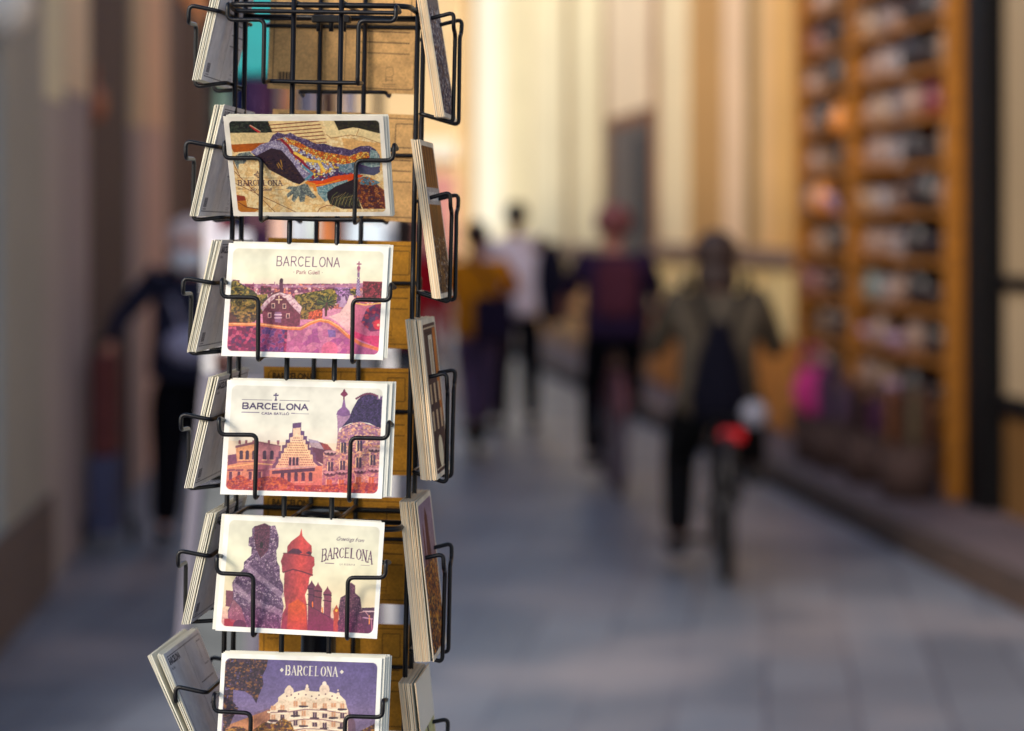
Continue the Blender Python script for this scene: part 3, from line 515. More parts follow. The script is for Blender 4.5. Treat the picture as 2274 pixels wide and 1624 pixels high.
def card_mesh(w, h, t, front=None, back=None, edge=(232,222,196), face=(238,236,222), bend=(0, 0), backc=None):
    """one postcard, origin at the middle of its lower edge; x right, -y its picture side, z up; mm"""
    ec, fc = lin(edge)*.84, lin(face)*.76; bc = lin(backc)*.76 if backc is not None else fc
    V, Fc, C = [], [], []; off = 0
    def yb(x, z): return bend[0]*(2*x/w)**2 + bend[1]*(z/h)**2
    def grid(nx, ny, y, cols, flip):
        nonlocal off
        xs = np.linspace(-w/2, w/2, nx); zs = np.linspace(0, h, ny); X, Z = np.meshgrid(xs, zs)
        V.append(np.stack([X, y+yb(X, Z), Z], -1).reshape(-1, 3)); C.append(cols.reshape(-1, 3) if cols.ndim == 3 else np.tile(cols, (nx*ny, 1)))
        i = np.arange(nx-1)[None, :] + np.arange(ny-1)[:, None]*nx + off; q = np.stack([i, i+1, i+nx+1, i+nx], -1).reshape(-1, 4)
        Fc.append(q[:, ::-1] if flip else q); off += nx*ny
    for y, img, flip, pc in ((-t/2, front, False, fc), (t/2, back, True, bc)):
        if img is not None:
            v = img.verts(); v = v[:, ::-1] if flip else v; grid(v.shape[1], v.shape[0], y, v, flip)
        else: grid(13, 9, y, pc, flip)
    xs = np.linspace(-w/2, w/2, 13); zs = np.linspace(0, h, 9)
    for path, fl in (([(x, 0) for x in xs], 0), ([(w/2, z) for z in zs], 0), ([(x, h) for x in xs[::-1]], 0), ([(-w/2, z) for z in zs[::-1]], 0)):
        n = len(path); A = [[x, s_*t/2+yb(x, z), z] for x, z in path for s_ in (-1, 1)]
        V.append(np.array(A)); C.append(np.tile(ec, (2*n, 1))); k = np.arange(n-1)*2+off; Fc.append(np.stack([k, k+1, k+3, k+2], -1)); off += 2*n
    V = np.concatenate(V)*.001; Fc = np.concatenate(Fc); C = np.concatenate(C); nf = len(Fc)
    me = bpy.data.meshes.new('postcard'); me.vertices.add(len(V)); me.vertices.foreach_set('co', V.ravel())
    me.loops.add(nf*4); me.loops.foreach_set('vertex_index', Fc.ravel().astype(np.int32)); me.polygons.add(nf)
    me.polygons.foreach_set('loop_start', np.arange(nf, dtype=np.int32)*4); me.update(calc_edges=True)
    at = me.color_attributes.new('print', 'FLOAT_COLOR', 'POINT'); at.data.foreach_set('color', np.concatenate([C, np.ones((len(C), 1))], 1).ravel().astype(np.float32))
    me.validate(); return me
# ------------------------------------------------------------------ the street
def paving(name, c1, c2, c3, joint, sx, sy, rough=.62):
    m = bpy.data.materials.new(name); m.use_nodes = True; nt = m.node_tree; b = nt.nodes['Principled BSDF']
    tc = nt.nodes.new('ShaderNodeTexCoord'); br = nt.nodes.new('ShaderNodeTexBrick'); mp = nt.nodes.new('ShaderNodeMapping')
    mp.inputs['Rotation'].default_value = (0, 0, R(96)); nt.links.new(tc.outputs['Object'], mp.inputs[0]); nt.links.new(mp.outputs[0], br.inputs[0])
    br.inputs['Scale'].default_value = 1; br.inputs['Brick Width'].default_value = sx; br.inputs['Row Height'].default_value = sy
    br.inputs['Mortar Size'].default_value = .006; br.inputs['Color1'].default_value = c1; br.inputs['Color2'].default_value = c2; br.inputs['Mortar'].default_value = joint
    n = nt.nodes.new('ShaderNodeTexNoise'); n.inputs['Scale'].default_value = .9; n.inputs['Detail'].default_value = 6; nt.links.new(tc.outputs['Object'], n.inputs['Vector'])
    mx = nt.nodes.new('ShaderNodeMix'); mx.data_type = 'RGBA'; r = nt.nodes.new('ShaderNodeValToRGB'); r.color_ramp.elements[0].position = .48; r.color_ramp.elements[1].position = .66
    nt.links.new(n.outputs[0], r.inputs[0]); nt.links.new(r.outputs[0], mx.inputs[0]); nt.links.new(br.outputs[0], mx.inputs[6]); mx.inputs[7].default_value = c3
    nt.links.new(mx.outputs[2], b.inputs['Base Color']); b.inputs['Roughness'].default_value = rough
    n2 = nt.nodes.new('ShaderNodeTexNoise'); n2.inputs['Scale'].default_value = 70; n2.inputs['Detail'].default_value = 6; nt.links.new(tc.outputs['Object'], n2.inputs['Vector'])
    bp = nt.nodes.new('ShaderNodeBump'); bp.inputs['Strength'].default_value = .35; bp.inputs['Distance'].default_value = .004; nt.links.new(n2.outputs[0], bp.inputs['Height']); nt.links.new(bp.outputs[0], b.inputs['Normal'])
    return m
M_PAVE = paving('street_paving', rgb(122, 128, 140), rgb(100, 106, 118), rgb(146, 141, 146), rgb(70, 73, 88), .62, .30, .46)
M_SIDE = paving('sidewalk_slabs', rgb(108, 92, 94), rgb(94, 82, 86), rgb(116, 98, 98), rgb(70, 58, 60), .6, .4)
M_KERB = mat('kerb_stone', rgb(62, 46, 38), rough=.8, var=.3, scale=5, bump=.4)
tag(MB().quad((-60,-40,0),(60,-40,0),(60,140,0),(-60,140,0)).build('street', M_PAVE), kind='structure')
KX = lambda Y: 3.17 - .1075*Y          # kerb line, right
WX = lambda Y: 3.855 - .1075*Y         # right-hand walls
LX = lambda Y: -1.366 - .0628*Y        # left-hand walls
def strip(name, f0, f1, Y0, Y1, z0, z1, m):
    b = MB(); v = [b.bm.verts.new(p) for p in ((f0(Y0),Y0,z0),(f1(Y0),Y0,z0),(f1(Y1),Y1,z0),(f0(Y1),Y1,z0),(f0(Y0),Y0,z1),(f1(Y0),Y0,z1),(f1(Y1),Y1,z1),(f0(Y1),Y1,z1))]
    for f in ((0,3,2,1),(4,5,6,7),(0,1,5,4),(1,2,6,5),(2,3,7,6),(3,0,4,7)): b.bm.faces.new([v[i] for i in f])
    return b.build(name, m)
tag(strip('sidewalk', lambda Y: KX(Y)+.14, lambda Y: WX(Y)+.3, 3, 46, -.02, .096, M_SIDE), kind='structure')
tag(strip('kerb', KX, lambda Y: KX(Y)+.138, 3, 46, -.02, .10, M_KERB), kind='structure')

# walls follow a straight line; s runs along it
def along(X, Y0, Y1, side, inset=0.0):
    """frame whose x axis runs from Y0 to Y1 along the wall and whose y axis points away from the street"""
    a = Vector((X(Y0), Y0, 0)); c = Vector((X(Y1), Y1, 0)); d = (c - a); L = d.length; d.normalize()
    n = Vector((d.y, -d.x, 0)) * side
    M = Matrix((( d.x, n.x, 0, a.x), (d.y, n.y, 0, a.y), (0, 0, 1, 0), (0, 0, 0, 1)))
    return M @ Matrix.Translation((0, inset, 0)), L
def wb(name, m, parent, X, Y0, Y1, side, d0, d1, z0, z1, bevel=0.0):
    M, L = along(X, Y0, Y1, side); o = MB().box(0, L, d0, d1, z0, z1, bevel, M).build(name, m, parent); o.location = -parent.location; return o
def cm(c, var=.10, sc=1.6, rough=.8, **k): return mat('painted_plaster', rgb(*c), rough=rough, var=var, scale=sc, bump=.3, bscale=30, **k)
def RY(x): return 20697 / (x - 560)      # distance at which the right wall crosses column x
def LY(x): return 7334 / (800 - x)

# ---- right: a long cream front with pilasters, then the shop with the wooden shelves
facade = empty('townhouse', (WX(30), 30, 0), label='long cream and ochre townhouse front of tall vertical panels down the right side', cat='building')
wb('wall', cm((226, 186, 126)), facade, WX, RY(1780), 47, 1, .12, 1.2, .3, 6.6)
wb('plinth', cm((176, 132, 96)), facade, WX, RY(1780), 47, 1, .05, 1.2, 0, .3)
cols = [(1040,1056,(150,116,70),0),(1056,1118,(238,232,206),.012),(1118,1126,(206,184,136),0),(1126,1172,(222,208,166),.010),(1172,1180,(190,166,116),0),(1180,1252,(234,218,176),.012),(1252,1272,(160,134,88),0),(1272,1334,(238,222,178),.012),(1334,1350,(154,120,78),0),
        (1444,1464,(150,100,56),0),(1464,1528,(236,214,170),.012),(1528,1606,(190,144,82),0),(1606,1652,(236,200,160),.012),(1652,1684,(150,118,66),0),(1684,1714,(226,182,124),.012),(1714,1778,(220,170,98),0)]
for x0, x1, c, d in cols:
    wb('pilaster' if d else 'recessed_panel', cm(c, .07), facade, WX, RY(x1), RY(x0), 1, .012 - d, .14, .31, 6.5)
wb('pilaster', cm((230, 206, 170), .07), facade, WX, RY(1444), RY(1350), 1, .0, .14, 2.75, 6.5)
# sill rail, wainscot of lighter panels with ochre boards below
wb('rail', cm((140, 112, 92)), facade, WX, RY(1776), RY(1450), 1, -.08, -.002, 1.30, 1.43)
wb('rail', cm((140, 112, 92)), facade, WX, RY(1346), RY(1062), 1, -.06, -.002, 1.26, 1.38)
for x0, x1 in ((1452,1500),(1520,1600),(1620,1690),(1700,1774)): wb('lower_panel', cm((246, 214, 146)), facade, WX, RY(x1), RY(x0), 1, -.03, -.002, .78, 1.27)
for x0, x1 in ((1452,1540),(1560,1660),(1680,1774)): wb('base_board', cm((214, 136, 46)), facade, WX, RY(x1), RY(x0), 1, -.04, -.002, .12, .74)
for x0, x1 in ((1190,1250),(1275,1335)): wb('base_board', cm((226, 160, 84)), facade, WX, RY(x1), RY(x0), 1, -.04, -.002, .3, 1.0)
# doorway
dr = wb('door', mat('dark_door', rgb(66, 52, 52), rough=.5, var=.3, scale=3), facade, WX, RY(1436), RY(1358), 1, .012, .118, .3, 2.62)
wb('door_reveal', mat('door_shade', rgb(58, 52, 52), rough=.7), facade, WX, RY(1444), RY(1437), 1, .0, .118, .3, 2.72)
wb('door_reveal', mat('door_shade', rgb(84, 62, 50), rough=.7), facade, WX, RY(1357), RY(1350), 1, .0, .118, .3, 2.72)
wb('door_lintel', mat('door_shade', rgb(130, 82, 44), rough=.7), facade, WX, RY(1436), RY(1357), 1, .0, .118, 2.63, 2.74)
wb('door_glass', mat('door_pane', rgb(44, 42, 46), rough=.6, spec=.3), facade, WX, RY(1434), RY(1404), 1, .008, .0119, 1.1, 2.5)

shop = empty('corner_shop', (WX(12), 12, 0), label='beige shop front with black posts and ochre lower panels at the right edge', cat='building')
wb('wall', cm((200, 164, 116)), shop, WX, 3, RY(2132), 1, .14, 1.0, 0, 6.6)
wb('wall', cm((128, 84, 44)), shop, WX, RY(2132), RY(1782), 1, .42, 1.2, 0, 6.6)
wb('beam', cm((150, 100, 50)), shop, WX, RY(2132), RY(1782), 1, -.02, .42, 3.6, 6.6)
wb('upper_panel', mat('beige_panel', rgb(158, 136, 106), rough=.6, var=.06, scale=1.2), shop, WX, 7, RY(2206), 1, .06, .138, 1.34, 6.5)
wb('upper_panel', mat('beige_panel', rgb(170, 148, 118), rough=.6, var=.06, scale=1.2), shop, WX, 7, RY(2206), 1, .06, .138, .72, 1.27)
wb('lower_panel', mat('ochre_panel', rgb(112, 78, 36), rough=.6, var=.15, scale=2), shop, WX, 7, RY(2206), 1, .06, .138, .02, .62)
M_BLACK = mat('black_metal', rgb(8, 6, 8), rough=.6, spec=.2)
wb('crossbar', M_BLACK, shop, WX, 7, RY(2205), 1, .02, .138, 1.271, 1.339)
wb('crossbar', M_BLACK, shop, WX, 7, RY(2205), 1, .02, .138, .622, .718)
wb('post', M_BLACK, shop, WX, RY(2194), RY(2154), 1, -.03, .2, 0, 6.6)

# ---- left: shaded shop fronts
left = empty('left_building', (LX(14), 14, 0), label='shaded building along the left with grey, cream and brown door surrounds', cat='building')
wb('wall', cm((130, 128, 130)), left, LX, 7.2, 30, -1, .5, 1.6, 0, 4.5)
def lp(name, x0, x1, c, d, z0=0, z1=4.45, **k): return wb(name, cm(c, .08, **k), left, LX, LY(x0) if x0 > 4 else 7.2, LY(x1), -1, d, .498, z0, z1)
lp('pilaster', 8, 98, (166, 168, 164), .0)
lp('pilaster', 100, 148, (178, 172, 172), .012, 0, 2.16); lp('sign_panel', 100, 148, (240, 236, 206), .010, 2.164)
lp('pilaster', 150, 204, (170, 160, 166), .014, 0, 2.24); lp('sign_panel', 150, 204, (246, 226, 196), .012, 2.244)
lp('doorway', 206, 294, (84, 66, 66), .02)  # nearly flush panel; the shade of the recess is put into its dark colour
lp('pilaster', 296, 322, (182, 166, 166), .0, 0, 2.2); lp('pilaster', 296, 322, (222, 200, 166), .0, 2.204)
lp('pilaster', 323, 369, (216, 184, 178), .0, 0, 2.25); lp('pilaster', 323, 369, (244, 206, 176), .0, 2.254)
lp('pilaster', 371, 395, (120, 102, 104), .01)
lp('door', 397, 520, (62, 10, 14), .02, 0, 3.35)
wb('awning_board', mat('orange_board', rgb(226, 130, 30), rough=.6, var=.15, scale=2), left, LX, LY(400), LY(500), -1, .0, .45, 3.36, 4.45)
lp('pilaster', 520, 554, (150, 120, 100), .12)
wb('base', cm((104, 94, 92)), left, LX, 7.2, LY(110), -1, -.02, -.002, 0, .42)
# a round wall lamp, unlit, and small plaque by the doorway
b = MB().ell((0,0,0), (.06,.06,.10)).tube([(0,0,.10),(0,0,.2),(-.14,0,.24)], .012)
o = b.build('wall_lantern', mat('terracotta_glass', rgb(190, 118, 88), rough=.35)); o.location = P(212, 232, 12.6); tag(o, 'small terracotta wall lantern beside the dark doorway on the left', 'lantern')
o = MB().ell((0,0,0), (.11,.11,.12)).tube([(0,0,.11),(0,0,.3)], .012).build('hanging_globe', mat('white_globe', rgb(226, 222, 214), rough=.4)); o.location = P(10, 16, 9.0); tag(o, 'pale globe lamp hanging at the top left corner of the photo', 'lamp')

# ---- far end of the street
far = empty('far_building', (-4, 66, 0), label='pale peach building closing the far end of the street', cat='building')
MB().box(-16, 5, 66, 72, 0, 8.6).build('wall', cm((220, 188, 138)), far)
MB().box(-2.6, -1.5, 65.8, 66, 0, 3.0).build('shop_window', mat('dim_window', rgb(196, 130, 120), rough=.3), far)
MB().box(-5.8, -4.6, 65.8, 66, 0, 6).build('shutter', cm((214, 176, 130)), far)
MB().box(-7.4, -1.2, 65.7, 66, 3.4, 3.9).build('cornice', cm((240, 226, 204)), far)

for o in far.children: o.location = -far.location
# ------------------------------------------------------------------ the postcard rack
M_WIRE = mat('black_powder_coat', rgb(6, 5, 10), rough=.30, spec=.32, bump=.12, bscale=900)
TILT, YAW = R(1.12), R(4.8)
rack_M = Matrix.Translation((-0.2069, 2.29, 0)) @ Matrix.Rotation(TILT, 4, 'Y') @ Matrix.Rotation(-YAW, 4, 'Z')
rack = empty('postcard_rack', label='black wire spinner rack holding postcards in the foreground', cat='postcard rack')
rack.matrix_world = rack_M
ZB = lambda k: HC + .131 - .1252*k          # bottom wire of landscape row k (k = 0 is the top row in view)
ZP = lambda k: HC + .106 - .1675*k          # bottom wire of portrait row k
HD = {'front': .075, 'rear': .075, 'left': .086, 'right': .086}
FROT = {'front': 0, 'right': 90, 'rear': 180, 'left': -90}
def fm(face): return Matrix.Rotation(R(FROT[face]), 4, 'Z')
def wire(name, pts, r=.0020, closed=True, fillet=.006, face='front', seg=10):
    o = MB().tube(pts, r, seg=seg, closed=closed, fillet=fillet).build(name, M_WIRE, rack)
    o.data.transform(fm(face)); return o
for face in ('front', 'left', 'right', 'rear'):
    hd = HD[face]
    for x in (-.022, .022):
        o = MB().tube([(x, -hd, .42), (x, -hd, HC + .46)], .0024, seg=12).build('upright_rod', M_WIRE, rack); o.data.transform(fm(face))
def landscape_pocket(face, zb):
    y = -HD[face] - .0043; yo = y - .029; P_ = lambda x, yy, z: (x*.001 + random.uniform(-.0004,.0004), yy + random.uniform(-.0005,.0005), zb + z*.001 + random.uniform(-.0007,.0007))
    wire('wire_pocket', [P_(0,y,0), P_(43,y,0), P_(43,yo,-3.5), P_(43,yo,53.5), P_(77,yo,53.5), P_(77,yo,69), P_(77,y,64), P_(-77,y,64), P_(-77,yo,69), P_(-77,yo,53.5), P_(-43,yo,53.5), P_(-43,yo,-3.5), P_(-43,y,0)], face=face)
def portrait_pocket(face, zb):
    y = -HD[face] - .0043; yo = y - .031; P_ = lambda x, yy, z: (x*.001 + random.uniform(-.0004,.0004), yy + random.uniform(-.0005,.0005), zb + z*.001 + random.uniform(-.0007,.0007))
    wire('wire_pocket', [P_(0,y,0), P_(23,y,0), P_(23,yo,-8.5), P_(23,yo,76), P_(35,yo,80), P_(35,yo,94), P_(35,y,86), P_(-35,y,86), P_(-35,yo,94), P_(-35,yo,80), P_(-23,yo,76), P_(-23,yo,-8.5), P_(-23,y,0)], face=face, fillet=.0055)
for face in ('front', 'left', 'rear'):
    for k in range(-1, 8): landscape_pocket(face, ZB(k))
for k in range(-1, 6): portrait_pocket('right', ZP(k))
def ring(z):
    a, b = .0835, .0715
    o = MB().tube([(a,-b,z),(a,b,z),(-a,b,z),(-a,-b,z)], .0026, closed=True, fillet=.016).build('frame_ring', M_WIRE, rack)
    for x in (-.022, .022): MB().tube([(x,-b,z+.003),(x,b,z+.003)], .0022).build('cross_bar', M_STEEL, rack)
    MB().tube([(-a,.012,z-.004),(a,.012,z-.004)], .0024).build('cross_bar', M_WIRE, rack)
M_STEEL = mat('worn_dark_steel', rgb(92, 80, 70), rough=.3, metal=.8, var=.4, scale=60)
ring(HC + .202); ring(HC - .277); ring(HC - .75)
for z, s_ in ((HC - .277, 1), (HC - .75, 1)):
    MB().lathe([(.012, z-.016), (.02, z-.014), (.02, z+.002), (.0175, z+.006), (.011, z+.007)], 24).build('hub', M_WIRE, rack)
# a clamp with three short pins hangs under the top hub
b = MB()
for x in (-.012, 0, .012): b.tube([(x+.004, -.02, HC+.198), (x+.004, -.02, HC+.182)], .0022)
b.box(-.014, .022, -.026, -.014, HC+.190, HC+.197, .001); b.build('hub_clamp', M_WIRE, rack)
MB().tube([(0,0,.03), (0,0,HC-.272)], .0165, seg=24).build('centre_pole', M_WIRE, rack)
b = MB().lathe([(.21,0),(.21,.008),(.04,.018),(.03,.05),(.02,.06)], 40); b.build('base', M_WIRE, rack)

# ------------------------------------------------------------------ the postcards in it
def put(me, name, face, zb, out, lean, dx=0.0, roll=0.0, yaw=0.0, lift=.0015):
    """out: how far the lower edge stands off the rods; lean: + the top leans into the rack"""
    o = bpy.data.objects.new(name, me); COL.objects.link(o)
    o.matrix_world = rack_M @ fm(face) @ Matrix.Translation((dx, -HD[face] - out, zb + lift)) @ Matrix.Rotation(R(yaw), 4, 'Z') @ Matrix.Rotation(R(-lean), 4, 'X') @ Matrix.Rotation(R(roll), 4, 'Y')
    return o
def with_mat(me, m): me.materials.append(m); return me
CREAM = (226, 208, 176); KRAFT_L = (230, 180, 116); KRAFT_D = (204, 142, 40)
plain = with_mat(card_mesh(148, 105, .70), M_MATT)
plain_b = with_mat(card_mesh(148, 105, .70, bend=(.8, 1.0), edge=(252,246,226)), M_MATT)
short_card = with_mat(card_mesh(145, 100, .5), M_MATT)
pics = [pic_lizard(), pic_park(), pic_gable(), pic_chimneys(), pic_palace()]
info = [('landscape postcard of a mosaic lizard on pale steps, lettered BARCELONA City of Gaudí', 'lizard postcard'),
        ('landscape postcard of a park gatehouse under pale sky, lettered BARCELONA Park Güell', 'park postcard'),
        ('landscape postcard of a stepped gable beside a scaly roof, lettered BARCELONA CASA BATLLÓ', 'gable postcard'),
        ('landscape postcard of purple and red chimneys, lettered Greetings from BARCELONA', 'chimney postcard'),
        ('landscape postcard of a wavy white building under a violet sky', 'building postcard')]
#        out   lean  dx     roll  yaw  extra cards behind: (dout, ddx, droll)
spec = [(.0070, -26.5, -.0006, -1.3, 0, [(-.0012, .0015, .5), (-.0024, .0028, 1.0), (-.0034, .0036, .2)]),
        (.0285, 13.5, -.0036, .1, 0, [(-.0014, .0022, -.9), (-.0030, .0036, .1)]),
        (.0290, 13.5, -.0020, -.1, 0, [(-.0016, .0022, .0), (-.0030, .0040, .2), (-.0044, .0058, .1), (-.0058, .0080, -.4)]),
        (.0285, 13.5, -.0040, 1.0, 0, [(-.0014, -.0032, -.2)]),
        (.0300, 12.5, -.0015, -.2, 0, [(-.0012*i, .0011*i, .25*((i*7) % 3 - 1)) for i in range(1, 8)])]
for k, (pic, (lab, short), (out, lean, dx, roll, yaw, extra)) in enumerate(zip(pics, info, spec)):
    zb = ZB(k + 1)
    me = with_mat(card_mesh(145 if k == 0 else 148, 100 if k == 0 else 105, .5, front=pic, bend=(.5, -.6), edge=(236,230,210)), M_GLOSS)
    tag(put(me, 'postcard', 'front', zb, out, lean, dx, roll, yaw, lift=.0025 if k == 0 else -.0008), lab, 'postcard', 'picture postcards on the front of the rack')
    for j, (do, ddx, dr) in enumerate(extra):
        o = put(short_card if k == 0 else plain if j % 2 else plain_b, 'postcard', 'front', zb, out + do, lean, dx + ddx, roll + dr, 0, lift=(.0032 if k == 0 else .0004) + .0004*(j % 3))
        tag(o, 'white postcard tucked behind the %s, only its edge showing' % short, 'postcard', 'postcards behind the %s' % short)

# left side: stacks seen from the back
INK = (70, 66, 84)
lefts = [(0, 'top', 'Gràcia'), (1, 'second', 'Sagrada Família'), (2, 'third', 'La Pedrera'), (3, 'fourth', 'Park Güell'), (4, 'fifth', 'Gran Via'), (5, 'sixth', 'Plaça Reial')]
for k, word_, sub in lefts:
    me = with_mat(card_mesh(148, 105, .70, back=address_side((244, 242, 248), INK, sub), bend=(-.5, .8), edge=(252,246,226)), M_MATT)
    n = 11 if k < 5 else 11
    for j in range(n):
        jit = (RNG.random(3) - .5)
        if k < 5: out, lean, dx = .0300 - .00078*j - (.0012 if j > 6 else 0) + .0002*jit[0], 11.5 - .5*jit[0], .002*jit[1]
        else:     out, lean, dx = .0125 - .0009*j + (.003 if j < 4 else 0), -24.5 - (1.2 if j < 4 else 0) + .4*jit[0], .003*jit[1]
        last = j == n - 1
        o = put(me if last else (plain if j % 2 else plain_b), 'postcard', 'left', ZB(k), out, lean, dx, .8*jit[2], 0, lift=.0004 + .0012*abs(jit[0]))
        if last: tag(o, 'grey address side lettered BARCELONA, %s stack down the left side' % word_, 'postcard', 'postcards with their backs showing on the left')
        else: tag(o, 'cream card edge in the %s stack down the left side' % word_, 'postcard', 'card edges in the %s left stack' % word_)

# far side: brown address sides seen through the wires
for k in range(0, 6):
    pale = k < 2; base = KRAFT_L if pale else KRAFT_D; ink = (70, 56, 48) if pale else (70, 48, 24)
    sub = ('Barri Gòtic', 'Casa Vicens', 'Montjuïc', 'Las Ramblas', 'Sant Pau', 'Port Vell')[k]
    me = with_mat(card_mesh(148, 105, .6, back=address_side(base, ink, sub), bend=(.4, .3), edge=tuple(int(c*.9) for c in base), face=base, backc=base), M_MATT)
    row = ('top', 'second', 'third', 'fourth', 'fifth', 'sixth')[k]
    for j in range(2):
        dx = -.0035 + .0008*j + (.004 if k == 0 else 0); out = .0085 + .0009*j
        o = put(me, 'postcard', 'rear', ZB(k), out, 2.0, dx, -1.5 if k < 2 else .6*((k % 2)*2-1), 0, lift=.0005)
        if j == 0: tag(o, '%s address side seen through the wires, %s row of the rack' % ('pale brown' if pale else 'dark mustard', row), 'postcard', 'brown postcards on the far side of the rack')
        else: tag(o, 'brown card hidden behind the address side, %s row of the rack' % row, 'postcard', 'brown postcards on the far side of the rack')

# right side: upright cards, edges towards us
def pm(**kw): return with_mat(card_mesh(105, 148, .72, **kw), M_MATT)
edges = [pm(edge=(255,222,178), bend=(.3, .5)), pm(edge=(240,204,160), bend=(-.2, .2)), pm(edge=(255,234,200), bend=(.1, .9))]
edges5 = [pm(edge=(255,222,178), bend=(0, 3.4)), pm(edge=(240,204,160), bend=(0, 3.0)), pm(edge=(255,234,200), bend=(0, 3.8))]
names = ['stormy purple picture', 'brown picture with a white label', 'brown framed doorway picture', 'orange and black rooftop picture', 'pale green tower picture']
num = [12, 10, 19, 19, 17]; ordw = ['top', 'second', 'third', 'fourth', 'fifth']
for k in range(5):
    n = num[k]; pitch = .00080
    front = pm(front=pic_portrait(k), bend=(0, 3.8 if k == 4 else .6), edge=(236,214,180))
    for j in range(n):
        jit = (RNG.random(4) - .5); base_out = .0298
        out = base_out - pitch*j - (.0026 if (k == 3 and j > 0) or (k == 4 and j > 1) else 0); lean = {0: 9.6, 1: 8.6, 2: 6.6, 3: 6.3, 4: 5.0}[k] + .35*jit[0]
        if k == 3 and j == 0: lean += .8
        o = put(front if j == 0 else (edges5 if k == 4 else edges)[int(RNG.integers(0, 3))], 'postcard', 'right', ZP(k), out, lean, -.004*0 + .0016*jit[1], .5*jit[2], 0, lift=-.0042 + .0026*max(0, (n - j) / n - .9) + .0012*abs(jit[3]))
        if j == 0: tag(o, 'upright postcard, %s, outermost in the %s pocket on the right' % (names[k], ordw[k]), 'postcard', 'upright postcards on the right of the rack')
        else: tag(o, 'tan card edge in the %s upright stack down the right side' % ordw[k], 'postcard', 'card edges in the %s right stack' % ordw[k])
# ------------------------------------------------------------------ people
def skin_mesh(name, m, parent, chains, sub=2):
    """chains: lists of (point, (rx, ry)); a chain may begin at an existing point (same coordinates). Grown into ONE continuous surface"""
    V, E, RD, idx = [], [], [], {}
    for ch in chains:
        prev = None
        for p, r in ch:
            k = tuple(round(c, 4) for c in p)
            if k not in idx: idx[k] = len(V); V.append(p); RD.append(r if isinstance(r, tuple) else (r, r))
            i = idx[k]
            if prev is not None and prev != i: E.append((prev, i))
            prev = i
    me = bpy.data.meshes.new(name); me.from_pydata(V, E, []); me.update()
    o = bpy.data.objects.new(name, me); COL.objects.link(o)
    md = o.modifiers.new('skin', 'SKIN'); md.use_smooth_shade = True
    for i, v in enumerate(me.skin_vertices[0].data): v.radius = RD[i]; v.use_root = (i == 0)
    s = o.modifiers.new('sub', 'SUBSURF'); s.levels = sub; s.render_levels = sub
    dg = bpy.context.evaluated_depsgraph_get(); dg.update()
    nm = bpy.data.meshes.new_from_object(o.evaluated_get(dg)); o.modifiers.clear(); o.data = nm; nm.name = name
    nm.materials.clear(); nm.materials.append(m)
    for p in nm.polygons: p.use_smooth = True
    if parent: o.parent = parent
    return o
def lerp(a, b, t): return tuple(a[i] + (b[i]-a[i])*t for i in range(3))
def hand(w, d, side):
    """five bent fingers leaving a palm; w wrist, d direction of the hand"""
    w = Vector(w); d = Vector(d).normalized(); s = d.cross(Vector((0, 1, 0))).normalized() if abs(d.y) < .9 else Vector((1, 0, 0)); n = s.cross(d).normalized()
    palm = w + d*.055; out = [[(tuple(w), .024), (tuple(palm), (.036, .016))]]
    for i, (o_, l) in enumerate(((-.03, .062), (-.01, .074), (.01, .070), (.028, .056))):
        a = palm + d*.035 + s*o_; b_ = a + d*l*.5 + n*.006; c = b_ + d*l*.35 + n*.026
        out.append([(tuple(palm), (.036, .016)), (tuple(a), .0095), (tuple(b_), .0085), (tuple(c), .007)])
    t = w + d*.03 - s*.036*side; out.append([(tuple(w + d*.004), .022), (tuple(t), .011), (tuple(t + d*.04 - s*.012*side + n*.012), .008)])
    out[-1][0] = (tuple(w), .024)
    return out
